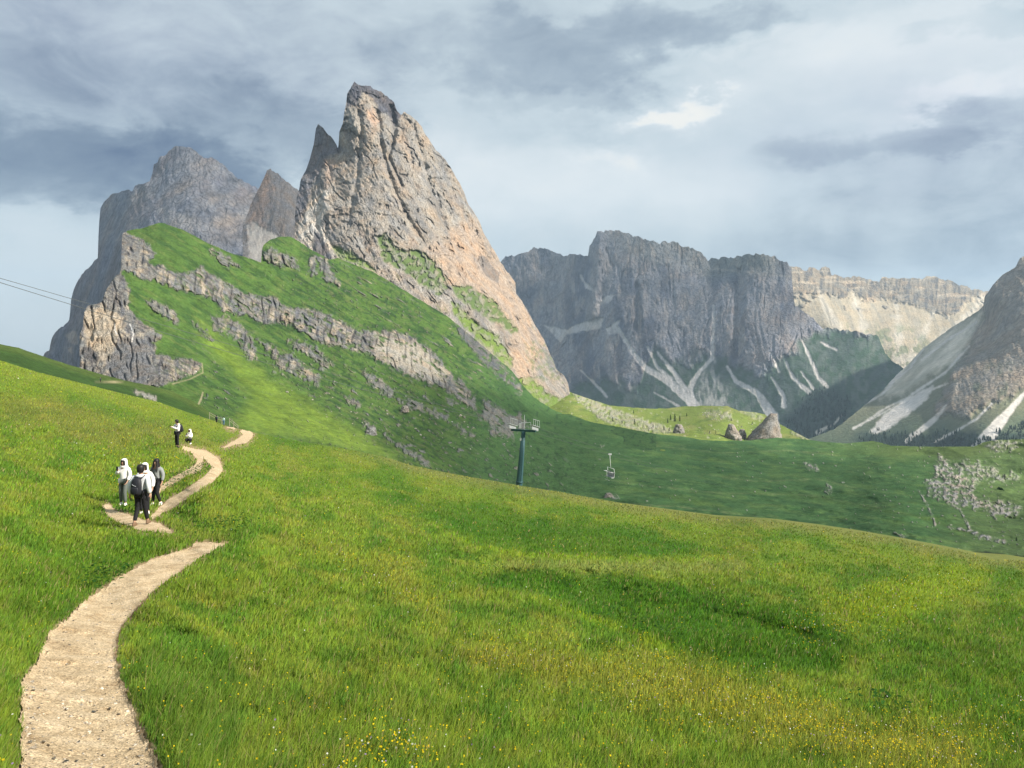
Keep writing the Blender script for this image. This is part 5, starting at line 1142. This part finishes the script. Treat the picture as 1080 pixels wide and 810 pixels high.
m = MB(); m.box(upn * (hgt_ * .86) + Vector((-.30, -.20, 0)), (.12, .02, .16)); m.build('number_plate', plain('white_enamel', (.75, .75, .73), .5), tw)
# haul ropes, one each side
def rope(s_, sag, label):
    t0 = base + c0 + lat * s_ * 1.6 + Vector((0, 0, .66))
    p = []
    far = t0 + ld * 300; nearp = t0 - ld * 95
    for q in np.linspace(0, 1, 40): p.append(nearp.lerp(t0, q) - Vector((0, 0, sag * 4 * q * (1 - q))))
    for q in np.linspace(0, 1, 60)[1:]: p.append(t0.lerp(far, q) - Vector((0, 0, 1.5 * q * (1 - q))))
    m = MB(); m.tube(p, .014, 6); o = m.build('lift_cable', plain('steel_rope', (.09, .10, .105), .7, .1), smooth=True); tag(o, label, 'cable', 'lift cables over the meadow'); return t0
t1 = rope(-1, 0.0, 'upper of the two thin dark chairlift cables crossing the sky at the left edge')
t2 = rope(1, 1.25, 'lower of the two thin dark chairlift cables crossing the sky at the left edge')
PALE = plain('pale_grey_enamel', (.55, .57, .57), .5)
# the chair hanging from the far stretch of rope
tq = 55.0
hp_ = t1 + ld * tq; hp_.z -= .4
ch = empty('lift_chair', hp_, math.atan2(-ld.x, ld.y) - .75); ch.scale = (.95, .95, 1.1); tag(ch, 'grey empty lift chair hanging over the dark valley pasture', 'chairlift seat')
m = MB(); m.box((0, 0, .3), (.09, .42, .12)); m.build('grip', ZINC, ch, .02)
m = MB(); m.tube([(0, 0, .25), (0, .05, -.6), (.0, .18, -1.6), (0, .2, -2.2)], .055, 8); m.tube([(-1.25, .2, -2.2), (1.25, .2, -2.2)], .05, 8)
for s_ in (-1.25, 1.25): m.tube([(s_, .2, -2.2), (s_, .35, -3.0), (s_, .2, -3.8), (s_, -.45, -3.85)], .045, 8)
m.build('hanger', PALE, ch, smooth=True)
for q in (-.93, -.31, .31, .93):
    m = MB(); m.box((q, -.1, -3.72), (.28, .3, .05)); m.build('seat', plain('grey_seat_pad', (.22, .23, .24), .7), ch, .02)
    m = MB(); m.box((q, .27, -3.25), (.28, .045, .42), Matrix.Rotation(math.radians(-10), 3, 'X')); m.build('backrest', plain('grey_seat_pad', (.22, .23, .24), .7), ch, .02)
m = MB(); m.tube([(-1.2, .1, -2.9), (-1.2, -.75, -2.75), (1.2, -.75, -2.75), (1.2, .1, -2.9)], .035, 8); m.tube([(0, -.75, -2.75), (0, -.7, -4.25)], .03, 8); m.tube([(-.9, -.7, -4.25), (.9, -.7, -4.25)], .03, 8); m.build('restraint_bar', PALE, ch, smooth=True)

# ---- wooden fence beside the brow
WOOD = plain('weathered_wood', (.30, .27, .22), .9, var=.3, scale=12)
def fence(label, pts, y, h):
    o = empty('wooden_fence', Pv(*pts[0], y)); tag(o, label, 'fence'); b0 = Pv(*pts[0], y)
    q = [Pv(u, v, y) - b0 for u, v in pts]
    for p in q:
        m = MB(); m.tube([p - Vector((0, 0, .6)), p + Vector((0, 0, h))], .045, 6); m.build('post', WOOD, o)
    for a, b in zip(q[:-1], q[1:]):
        for z in (.45, .9):
            m = MB(); m.tube([a + Vector((0, 0, h * z)), b + Vector((0, 0, h * z))], .03, 6); m.build('rail', WOOD, o)
    return o
fence('short weathered rail fence right of the mint-topped walker', [(242, 446), (246.5, 449.5), (251, 453.5)], 143, .9)
fence('low rail fence behind the two distant walkers at the brow', [(221, 440), (227.5, 443.5), (234, 446)], 150, 1.0)

# ---- conifers
def conifer():
    o = empty('conifer_tree', (0, 0, 0))
    m = MB(); m.tube([(0, 0, -.6), (0, 0, 2), (.05, 0, 7.6)], [.24, .18, .03], 8); m.build('trunk', plain('bark', (.06, .045, .035), .95), o)
    vs, cs = [], []
    rr = random.Random(5)
    for i in range(900):
        z = .9 + 7.3 * rr.random() ** 1.15; rmax = 1.75 * (1 - (z - .7) / 7.8) ** .8 + .1
        lay = .75 + .25 * math.sin(z * 7.0); a = rr.uniform(0, 6.283); r_ = rmax * lay * (.25 + .75 * math.sqrt(rr.random())) * (1 + .25 * math.sin(3 * a + z))
        p = Vector((r_ * math.cos(a), r_ * math.sin(a), z - .22 * r_)); d = Vector((math.cos(a), math.sin(a), -.35 + rr.uniform(-.3, .3))).normalized(); s = d.cross(Vector((0, 0, 1))).normalized()
        l = rr.uniform(.25, .5); w_ = l * .42; s = s * math.cos(.5) + Vector((0, 0, 1)) * rr.uniform(-.4, .4)
        vs += [p - d * l * .4, p + s * w_, p + d * l, p - s * w_]; k_ = rr.uniform(.6, 1.3); cs += [(.018 * k_, .042 * k_, .018 * k_)] * 4
    i = np.arange(len(vs) // 4)[:, None] * 4
    mesh_from('crown', np.array([tuple(v) for v in vs]), i + np.array([[0, 1, 2, 3]]), bpy.data.materials['grass_blade'], o, False, {'Col': np.array(cs)})
    return o
def copy_thing(o):
    c = o.copy(); COL.objects.link(c)
    for chd in o.children:
        d = chd.copy(); COL.objects.link(d); d.parent = c
    return c
proto = None
def tree_at(u, v, px, dist, label, group):
    global proto
    if proto is None: proto = conifer(); o = proto
    else: o = copy_thing(proto)
    y = float(dist(np.array([float(u)]), np.array([float(v)]))[0])
    s = px * y / F / 8.2
    p = Pv(u, v, y); p.y -= 1.2; p.z -= .25 * s; o.location = p; o.scale = (s, s, s); o.rotation_euler = (0, 0, random.uniform(0, 6))
    tag(o, label, 'conifer', group)
for u, v, px in ((646, 444.5, 5), (656, 446.5, 4.5), (669, 447.5, 6), (668, 436, 4), (688.5, 451, 4), (700, 454, 5), (705.6, 454.5, 4), (707, 443, 6), (711.5, 444.5, 8.5), (716.7, 444, 6), (704, 446, 5), (724, 439, 4), (749.5, 435, 3.5), (748, 457, 3), (754.5, 457, 3.5), (785, 465.5, 5), (771, 444, 3.5), (793, 447.5, 3.5)):
    tree_at(u, v, px, I_dist, 'small dark conifer standing alone on the sunlit plateau', 'conifers on the sunlit plateau')
for u, v, px, lb in ((638, 524.5, 5, 'left of two small dark conifers low on the dark valley pasture'), (648, 526, 3.5, 'right and smaller of two conifers low on the dark valley pasture'), (991.6, 505, 7, 'dark conifer at the top left of the pale boulder field'), (1057.7, 507, 8, 'dark conifer on the slope above the right end of the boulder field'),
                     (1079, 528, 9, 'large dark conifer at the very right edge of the pasture'), (1069, 571, 6, 'small conifer below the boulder field near the dark hollow'), (1061, 474.5, 5, 'conifer beside pale stones on the pasture crest at the right'), (1070, 464.5, 3.5, 'tiny conifer on the skyline of the pasture crest at the right')):
    tree_at(u, v, px, H_dist, lb, None)
# bush
def bush(u, v, px, dist, label):
    y = float(dist(np.array([float(u)]), np.array([float(v)]))[0]); R = px * y / F * .5
    o = empty('bush', Pv(u, v, y - 1)); tag(o, label, 'bush')
    vs, cs = [], []; rr = random.Random(9)
    for i in range(700):
        d = Vector((rr.gauss(0, 1), rr.gauss(0, 1), abs(rr.gauss(0, 1)))).normalized(); q = d * R * (rr.random() ** .4) * (1 + .25 * math.sin(4 * d.x + 3 * d.z)); q.z *= .85
        s = Vector((rr.gauss(0, 1), rr.gauss(0, 1), rr.gauss(0, 1))).normalized(); t_ = s.cross(d).normalized(); l = R * .16
        vs += [q - s * l, q + t_ * l * .7, q + s * l, q - t_ * l * .7]; k_ = rr.uniform(.6, 1.3); cs += [(.02 * k_, .05 * k_, .018 * k_)] * 4
    i = np.arange(len(vs) // 4)[:, None] * 4
    mesh_from('crown', np.array([tuple(v) for v in vs]), i + np.array([[0, 1, 2, 3]]), bpy.data.materials['grass_blade'], o, False, {'Col': np.array(cs)})
    m = MB(); m.tube([(0, 0, -.5), (0, 0, R * .5)], [.12, .05], 6); m.build('stem', bpy.data.materials['bark'], o)
bush(1056, 519, 10, H_dist, 'round dark bush just above the right arm of the boulder field')
# far woods on the valley sides, one mass
def wood(name, label, reg, dist, n, hm, back):
    vs, fs = [], []; rr = random.Random(21); lo = np.array(reg).min(0); hi = np.array(reg).max(0)
    U = RNG.uniform(lo[0], hi[0], n * 5); V = RNG.uniform(lo[1], hi[1], n * 5)
    d = poly_sd(U, V, reg) + 5 * fbm(U / 8, V / 6, 301.0, 3); ok = (d > 0) & (RNG.random(len(U)) < sm(-2, 8, d)); U, V = U[ok][:n], V[ok][:n]; Y = dist(U, V) - back
    for u, v, y in zip(U, V, Y):
        b = Pv(u, v, y); h = hm * rr.uniform(.6, 1.25); r_ = h * rr.uniform(.16, .24); k0 = len(vs); sg = 6
        for z, q in ((.0, .7), (.18, 1.0), (.45, .62), (.5, .75), (.8, .3)):
            for j in range(sg):
                a = 6.283 * j / sg + z * 5; w_ = q * r_ * rr.uniform(.75, 1.2); vs.append((b.x + w_ * math.cos(a), b.y + w_ * math.sin(a), b.z + z * h))
        for rI in range(4):
            for j in range(sg): fs.append((k0 + rI * sg + j, k0 + rI * sg + (j + 1) % sg, k0 + (rI + 1) * sg + (j + 1) % sg, k0 + (rI + 1) * sg + j))
        vs.append((b.x, b.y, b.z + h)); t_ = len(vs) - 1
        for j in range(sg): fs.append((k0 + 4 * sg + j, k0 + 4 * sg + (j + 1) % sg, t_, t_))
    fs = np.array(fs); q4 = fs[fs[:, 2] != fs[:, 3]]; q3 = fs[fs[:, 2] == fs[:, 3]][:, :3]
    tag(mesh_from(name, np.array(vs), [q4, q3], plain('conifer_green', (.020, .040, .024), .95, var=.4, scale=.05), smooth=False), label, 'forest', kind='stuff')
wood('forest', 'dark blue green conifer forest at the foot of the cliff wall', [(834, 440), (842, 424), (860, 408), (885, 410), (902, 428), (892, 448), (870, 456), (880, 466), (845, 468), (822, 448)], F_dist, 420, 14, 4)
wood('forest', 'strip of dark forest along the foot of the mountain flank at the right', [(905, 462), (925, 452), (960, 458), (1000, 452), (1030, 460), (1060, 452), (1090, 440), (1090, 476), (905, 476)], G_dist, 520, 10, 4)

# ---- rocks
def rock_mesh(name, rings, mat, seed, parent=None, seg=40, amp=.34):
    """rings: [(cx, cy, z, rx, ry)] from ground to top, roughened"""
    R = []
    for a, b in zip(rings[:-1], rings[1:]):
        for t_ in np.linspace(0, 1, 8)[:-1]: R.append([p + (q - p) * t_ for p, q in zip(a, b)])
    R.append(list(rings[-1])); R = np.array(R); th = np.linspace(0, 2 * np.pi, seg + 1)[:-1]
    sc = rings[0][3]
    X = R[:, :1] + R[:, 3:4] * np.cos(th); Y_ = R[:, 1:2] + R[:, 4:5] * np.sin(th); Z = np.repeat(R[:, 2:3], seg, 1)
    n = ridged(X / sc / .6, (Y_ + Z * .5) / sc / .6, seed, 5)
    X = X + (X - R[:, :1]) * n * amp * 1.6; Y_ = Y_ + (Y_ - R[:, 1:2]) * n * amp * 1.6; Z = Z + n * amp * sc * .25
    nr = len(R); f = []
    for i in range(nr - 1):
        for j in range(seg): f.append((i * seg + j, i * seg + (j + 1) % seg, (i + 1) * seg + (j + 1) % seg, (i + 1) * seg + j))
    v = np.stack([X, Y_, Z], -1).reshape(-1, 3); v = np.concatenate([v, [[R[-1, 0], R[-1, 1], R[-1, 2] + .05 * sc]]]); tipi = len(v) - 1
    f3 = np.array([((nr - 1) * seg + j, (nr - 1) * seg + (j + 1) % seg, tipi) for j in range(seg)])
    cols = np.array([[.27, .25, .225]]) * (1 + .35 * fbm(v[:, 0] / sc / .5, v[:, 2] / sc / .5, seed + 3, 3))[:, None]
    return mesh_from(name, v, [np.array(f), f3], mat, parent, True, {'Col': cols, 'Rock': np.ones(len(v))})
def rock_at(name, u, v, wpx, hpx, dist, label, lean=0.0, seed=1.0, cat='boulder', group=None, fwd=3.0, prof=(1, .62, .22)):
    y = float(dist(np.array([float(u)]), np.array([float(v)]))[0]) - fwd; s = y / F
    w_, h = wpx * s * .5, hpx * s
    o = rock_mesh(name, [(0, 0, -.3 * h, w_ * 1.05, w_ * 1.05), (0, 0, 0, w_ * prof[0], w_ * prof[0]), (lean * w_ * .5, 0, .5 * h, w_ * prof[1], w_ * prof[1]), (lean * w_, 0, h, w_ * prof[2], w_ * prof[2])], rock_slope, seed)
    o.location = Pv(u, v, y); tag(o, label, cat, group); return o
rock_at('rock_pinnacle', 806, 464.5, 27, 27.5, I_dist, 'tall leaning grey rock pinnacle at the right end of the sunlit plateau', .72, 3.0, 'rock pinnacle', None, 14, (1, .58, .2))
rock_at('boulder', 773, 462, 13, 14, I_dist, 'big grey cone-shaped boulder left of the leaning pinnacle', -.3, 5.0, 'boulder', None, 8, (1, .7, .3))
rock_at('boulder', 782, 461, 8, 8, I_dist, 'pale boulder leaning against the cone-shaped boulder', .2, 6.0, 'boulder', None, 8, (1, .75, .4))
rock_at('boulder', 716, 456, 9, 8, I_dist, 'pale broad boulder at the front edge of the sunlit plateau', 0, 7.0, 'boulder', None, 8, (1, .8, .5))
rock_at('boulder', 642, 525, 8, 4.5, H_dist, 'grey boulder between two small conifers low on the dark pasture', 0, 8.0, 'boulder', None, 2, (1, .8, .5))
rock_at('boulder', 427, 433, 7, 5, C_dist, 'tan boulder alone on the ridge slope below the long cliff band', 0, 9.0, 'boulder', None, 3, (1, .8, .5))
rock_at('boulder', 391, 457, 10, 6, C_dist, 'pale boulder low on the ridge slope beside the sunlit spur', .2, 10.0, 'boulder', None, 3, (1, .8, .5))
def rubble(name, label, regs, dist, n, lo, hi, fwd):
    vs, fs, cs = [], [], []
    ico = bmesh.new(); bmesh.ops.create_icosphere(ico, subdivisions=1, radius=1); iv = np.array([tuple(v.co) for v in ico.verts]); fi = np.array([[v.index for v in f.verts] for f in ico.faces]); ico.free()
    for reg, share in regs:
        a = np.array(reg); m_ = int(n * share); U = RNG.uniform(a[:, 0].min(), a[:, 0].max(), m_ * 5); V = RNG.uniform(a[:, 1].min(), a[:, 1].max(), m_ * 5)
        ok = poly_sd(U, V, reg) + 6 * fbm(U / 8, V / 5, 310.0, 3) > 0; U, V = U[ok][:m_], V[ok][:m_]; Y = dist(U, V) - fwd
        for u, v, y in zip(U, V, Y):
            s = y / F * (lo + (hi - lo) * RNG.random() ** 3.5) * .5
            w_ = iv * (1 + .3 * RNG.normal(size=(len(iv), 1))) * np.array([1.15, 1, .75]) * s
            an = RNG.uniform(0, 6.28); ca, sa = math.cos(an), math.sin(an); w_ = np.stack([w_[:, 0] * ca - w_[:, 1] * sa, w_[:, 0] * sa + w_[:, 1] * ca, w_[:, 2]], 1)
            fs.append(fi + sum(len(x) for x in vs) if False else fi + len(iv) * len(vs)); vs.append(w_ + np.array(Pv(u, v, y))); k_ = RNG.uniform(.7, 1.15); cs.append(np.tile([[.42 * k_, .39 * k_, .35 * k_]], (len(iv), 1)))
    tag(mesh_from(name, np.concatenate(vs), np.concatenate(fs), rock_slope, smooth=False, attrs={'Col': np.concatenate(cs), 'Rock': np.ones(sum(len(x) for x in vs))}), label, 'rubble', kind='stuff')
BF = [(974, 516), (978, 508), (990, 504), (985, 494), (992, 482), (1002, 486), (1010, 500), (1030, 506), (1024, 522), (1040, 526), (1062, 530), (1078, 534), (1070, 542), (1052, 546), (1040, 536), (1018, 534), (1000, 532), (985, 524)]
rubble('boulder_rubble', 'field of pale tumbled boulders on the pasture at the right edge', [(BF, .6), ([(1002, 490), (1030, 488), (1070, 502), (1060, 508), (1028, 508), (1010, 502)], .12), ([(1040, 470), (1052, 464), (1078, 466), (1070, 476), (1045, 478)], .08), ([(960, 500), (1080, 505), (1080, 575), (1000, 570)], .14), ([(1018, 552), (1030, 560), (1062, 570), (1056, 575), (1030, 570)], .06)], H_dist, 650, .35, 2.4, .3)
rubble('plateau_rubble', 'band of pale rubble along the front of the sunlit plateau', [([(598, 412), (615, 418), (672, 441), (712, 452), (700, 457), (655, 450), (632, 442), (612, 426)], .55), ([(735, 436), (752, 431), (772, 435), (774, 443), (745, 442)], .2), ([(690, 446), (830, 448), (820, 462), (720, 458)], .25)], I_dist, 300, .35, 2.2, 2)
rubble('slope_rubble', 'loose stones scattered below the cliff bands of the green ridge', [([(165, 375), (212, 384), (214, 395), (185, 402), (150, 406), (160, 385)], .3), ([(380, 395), (450, 420), (560, 470), (560, 500), (470, 470), (400, 455)], .45), ([(280, 400), (340, 410), (400, 452), (380, 460), (300, 425)], .12), ([(270, 430), (310, 420), (330, 440), (290, 450)], .13)], C_dist, 260, .35, 3.0, 2)
# ================================================================ unseen clouds added towards the sun to shade pasture, massif and cliff wall
def cloud_mat():
    if 'shade_cloud_vapour' in bpy.data.materials: return bpy.data.materials['shade_cloud_vapour']
    m, t = new_mat('shade_cloud_vapour')
    d = t.n('ShaderNodeBsdfDiffuse', ins={'Color': (.86, .87, .89, 1)}); tr = t.n('ShaderNodeBsdfTransparent')
    ms = t.n('ShaderNodeMixShader', ins={0: .70}); t.link(d.outputs[0], ms.inputs[1]); t.link(tr.outputs[0], ms.inputs[2])
    t.link(ms.outputs[0], t.n('ShaderNodeOutputMaterial').inputs[0])
    return m
def cloud(label, shade, h, thick, seed, ground=-80):
    """shade: outline on the ground (x, y) that the cloud keeps the sun from; the cloud floats at height h towards the sun"""
    a_, e_ = math.radians(112.0), math.radians(36.0); k_ = (h - ground) / math.tan(e_)
    off = np.array([math.sin(a_) * k_, math.cos(a_) * k_])
    S = np.array(shade, float) + off; lo, hi = S.min(0) - 60, S.max(0) + 60
    nx, ny = int((hi[0] - lo[0]) / 9), int((hi[1] - lo[1]) / 9)
    X, Y = np.meshgrid(np.linspace(lo[0], hi[0], nx), np.linspace(lo[1], hi[1], ny))
    d = poly_sd(X, Y, S) + 70 * fbm(X / 130, Y / 130, seed, 5)
    t_ = np.sqrt(np.clip(d / 120, 0, 1)); puff = .6 + .8 * ridged(X / 140, Y / 140, seed + 3, 5)
    top = h + thick * t_ * puff; bot = h - thick * .25 * t_ * (.7 + .5 * fbm(X / 90, Y / 90, seed + 5, 3))
    f = grid_faces(ny, nx); k = (d.ravel()[f] > 0).all(1); f = f[k]; n = X.size
    v = np.concatenate([np.stack([X, Y, top], -1).reshape(-1, 3), np.stack([X, Y, bot], -1).reshape(-1, 3)])
    cnt = {}
    for q in f:
        for i_ in range(4):
            e = (q[i_], q[(i_ + 1) % 4]); cnt[e] = 1
    side = np.array([(a, b, b + n, a + n) for (a, b) in cnt if (b, a) not in cnt])
    fs = np.concatenate([f, f[:, ::-1] + n, side]); used = np.unique(fs); rm = np.full(2 * n, -1); rm[used] = np.arange(len(used))
    o = mesh_from('cloud', v[used], rm[fs], cloud_mat()); tag(o, label, 'cloud', kind='stuff')
cloud('low grey unseen cloud added on the sunny side to shade the valley pasture', [(-75, 420), (-20, 300), (40, 200), (120, 190), (165, 260), (205, 400), (220, 580), (140, 670), (70, 690), (40, 640), (-20, 560), (-60, 500)], 780, 90, 401.0)
cloud('broad grey cloud added out of the picture to shade the massif and smaller peak', [(-1320, 1700), (-1000, 1600), (-620, 1600), (-430, 1330), (-180, 1330), (-200, 1520), (-520, 1800), (-560, 2300), (-900, 2420), (-1350, 2300)], 920, 130, 421.0, 260)
cloud('long grey unseen cloud added beyond the right edge to shade the cliff wall', [(-300, 5150), (300, 5050), (950, 4550), (1500, 3950), (1330, 3100), (1150, 2600), (500, 3200), (-250, 3900)], 2100, 260, 441.0, 0)
# ================================================================ mountain air
HAZE = 0.6e-4
if HAZE:
    me = bpy.data.meshes.new('haze'); bm = bmesh.new(); bmesh.ops.create_cube(bm, size=2.0)
    for v in bm.verts: v.co = Vector((v.co.x * 9100, 2800 + v.co.y * 6900, -550 + v.co.z * 1050))
    bm.to_mesh(me); bm.free()
    hm, t = new_mat('mountain_air')
    vol = t.n('ShaderNodeVolumePrincipled', ins={'Color': (.60, .79, 1.0, 1), 'Density': HAZE, 'Anisotropy': .2})
    t.link(vol.outputs[0], t.n('ShaderNodeOutputMaterial').inputs['Volume'])
    me.materials.append(hm); hz = bpy.data.objects.new('haze', me); COL.objects.link(hz)
    tag(hz, 'thin bluish mountain air filling the valley', 'haze', kind='stuff')
# cloud masses: bearing and height (as pixels), half sizes, tilt, brightness, edge
BLOBS = [(90, 55, 260, 75, 0, -.30), (50, 160, 230, 46, 0, -.26, .8), (60, 170, 160, 40, 0, -.22), (290, 140, 150, 55, 8, -.18, .9), (25, 275, 130, 42, 0, .10), (620, 45, 210, 36, 4, -.15, .8), (640, 40, 150, 40, 0, -.14), (600, 95, 90, 18, 6, -.10, .7), (450, 75, 90, 30, 0, .04),
         (500, 185, 140, 60, 0, .20), (670, 200, 160, 60, 0, .18), (718, 110, 34, 11, 8, .22, 1.0), (715, 113, 46, 17, 6, .30), (640, 165, 34, 20, 0, .24), (900, 60, 170, 46, 0, .24), (1045, 92, 80, 16, 15, .24), (880, 20, 60, 20, 0, .10),
         (990, 148, 150, 22, 3, -.15, .9), (1000, 160, 120, 26, 0, -.12), (1000, 250, 160, 55, 0, -.34), (860, 260, 110, 45, 0, -.08), (590, 135, 80, 18, 0, -.10), (330, 60, 120, 30, 0, -.03), (1050, 20, 70, 16, 10, -.16, .8), (770, 45, 60, 14, 12, .10, .8)]
# ================================================================ light, sky, camera
AZ, EL = 112.0, 36.0          # sun: degrees clockwise from straight ahead, degrees up
az, el = math.radians(AZ), math.radians(EL)
sd = Vector((math.sin(az) * math.cos(el), math.cos(az) * math.cos(el), math.sin(el)))
L = bpy.data.lights.new('sun', 'SUN'); L.energy = 5.0; L.angle = math.radians(1.5); L.color = (1.0, 0.93, 0.82)
lo = bpy.data.objects.new('sun', L); COL.objects.link(lo); lo.rotation_euler = sd.to_track_quat('Z', 'Y').to_euler(); lo.location = sd * 60
w = bpy.data.worlds.new('World'); scene.world = w; w.use_nodes = True
t = NT(w.node_tree)
sky = t.n('ShaderNodeTexSky'); sky.sky_type = 'NISHITA'; sky.sun_disc = False; sky.sun_elevation = el; sky.sun_rotation = az; sky.altitude = 2000
EXPO = 0.84
k = 2 ** -EXPO
tc = t.n('ShaderNodeTexCoord').outputs['Generated']
nv = t.n('ShaderNodeVectorMath', operation='NORMALIZE'); t.link(tc, nv.inputs[0])
sx = t.n('ShaderNodeSeparateXYZ'); t.link(nv.outputs[0], sx.inputs[0])
# bearing (radians from straight ahead) and elevation over the whole sky; clouds flatten towards the horizon
bear = t.math('ARCTAN2', sx.outputs[0], sx.outputs[1])
elev = t.math('ARCSINE', sx.outputs[2])
cx = t.n('ShaderNodeCombineXYZ'); t.link(t.math('MULTIPLY', bear, 1.0), cx.inputs[0]); t.link(t.math('MULTIPLY', elev, 1.9), cx.inputs[1])
rot = t.n('ShaderNodeMapping'); t.link(cx.outputs[0], rot.inputs[0]); rot.inputs['Rotation'].default_value = (0, 0, math.radians(-14))
n1 = t.noise(rot.outputs[0], 3.4, 8, .56, .25)
n2 = t.noise(rot.outputs[0], 9.0, 6, .6, .5)
cx2 = t.n('ShaderNodeMapping'); t.link(cx.outputs[0], cx2.inputs[0]); cx2.inputs['Rotation'].default_value = (0, 0, math.radians(-52)); cx2.inputs['Scale'].default_value = (1.0, .18, 1)
n3 = t.noise(cx2.outputs[0], 7.0, 3, .5)
wn = t.n('ShaderNodeTexNoise', ins={'Scale': 5.5, 'Detail': 6, 'Roughness': .62}); t.link(rot.outputs[0], wn.inputs['Vector'])
ws = t.n('ShaderNodeSeparateColor'); t.link(wn.outputs['Color'], ws.inputs[0])
bear = t.math('ADD', bear, t.math('MULTIPLY', t.math('SUBTRACT', ws.outputs[0], .5), .34)); elev = t.math('ADD', elev, t.math('MULTIPLY', t.math('SUBTRACT', ws.outputs[1], .5), .17))
n4 = t.noise(rot.outputs[0], 22.0, 5, .6)
def blob(u, v, su, sv, rotd=0.0, amp=1.0, sharp=0.0):
    x0 = math.atan2(u - U0, F); y0 = math.atan2(VH - v, math.hypot(F, u - U0)); fu = F * 1.12
    dx = t.math('SUBTRACT', bear, x0); dy = t.math('SUBTRACT', elev, y0)
    ca, sa = math.cos(math.radians(rotd)), math.sin(math.radians(rotd))
    p = t.math('ADD', t.math('MULTIPLY', dx, ca * fu / su), t.math('MULTIPLY', dy, sa * fu / su))
    q = t.math('ADD', t.math('MULTIPLY', dx, -sa * fu / sv), t.math('MULTIPLY', dy, ca * fu / sv))
    wob = t.math('MULTIPLY', t.math('SUBTRACT', n2, .5), 1.6)
    r2 = t.math('ADD', t.math('MULTIPLY', p, p), t.math('MULTIPLY', q, q))
    if sharp:      # a cloud with an edge of its own: inside r = 1, torn by fine noise
        q_ = t.math('ADD', t.math('ADD', r2, wob), t.math('MULTIPLY', t.math('SUBTRACT', n4, .5), 1.1))
        e = t.n('ShaderNodeMapRange', interpolation_type='SMOOTHERSTEP', ins={0: q_, 1: 1.0 + sharp, 2: 1.0 - sharp, 3: 0.0, 4: 1.0}).outputs[0]
        return t.math('MULTIPLY', e, amp)
    e = t.math('EXPONENT', t.math('MULTIPLY', t.math('ADD', r2, wob), -1.0))
    return t.math('MULTIPLY', t.math('MINIMUM', e, 1.6), amp)
tot = t.math('MULTIPLY_ADD', t.math('SUBTRACT', n1, .5), .42, .74)
tot = t.math('ADD', tot, t.math('MULTIPLY', t.math('SUBTRACT', n2, .5), .30))
tot = t.math('ADD', tot, t.math('MULTIPLY', t.math('SUBTRACT', n4, .5), .10))
for a in BLOBS: tot = t.math('ADD', tot, blob(*a))
rain = t.math('MULTIPLY', blob(900, 235, 260, 70, 0, 1.0), t.math('SUBTRACT', n3, .5))
tot = t.math('ADD', tot, t.math('MULTIPLY', rain, .8))
c = t.ramp(t.math('MULTIPLY', tot, .8), [(0.0, lin(96, 115, 142)), (.2, lin(126, 144, 163)), (.4, lin(168, 184, 197)), (.6, lin(205, 219, 226)), (.8, lin(230, 238, 241)), (1.0, lin(250, 250, 244))])
warm = t.math('ADD', blob(100, 30, 260, 60, 0, .8), blob(1000, 140, 190, 60, 0, .8))
c = t.mix(t.math('MULTIPLY', warm, .55), c, rgba((1.05, .97, 1.03)), 'MULTIPLY')
cloud = t.n('ShaderNodeBackground', ins={'Color': c, 'Strength': k})
blue = t.n('ShaderNodeBackground', ins={'Color': sky.outputs[0], 'Strength': .08})
ms = t.n('ShaderNodeMixShader', ins={0: .92}); t.link(blue.outputs[0], ms.inputs[1]); t.link(cloud.outputs[0], ms.inputs[2])
t.link(ms.outputs[0], t.n('ShaderNodeOutputWorld').inputs[0])

cam = bpy.data.cameras.new('camera'); cam.sensor_width = 36; cam.lens = 36 * F / 1080; cam.clip_start = .1; cam.clip_end = 80000
cam.shift_y = -(405 - VH) / 1080
co = bpy.data.objects.new('camera', cam); COL.objects.link(co); co.rotation_euler = (math.pi / 2, 0, 0); scene.camera = co
vs = scene.view_settings; vs.view_transform = 'Standard'; vs.look = 'None'; vs.exposure = EXPO; vs.gamma = 1; vs.use_curve_mapping = False
cy = scene.cycles
cy.max_bounces = 5; cy.diffuse_bounces = 2; cy.glossy_bounces = 2; cy.transmission_bounces = 3; cy.transparent_max_bounces = 6; cy.volume_bounces = 0
cy.caustics_reflective = cy.caustics_refractive = False
scene.render.film_transparent = False
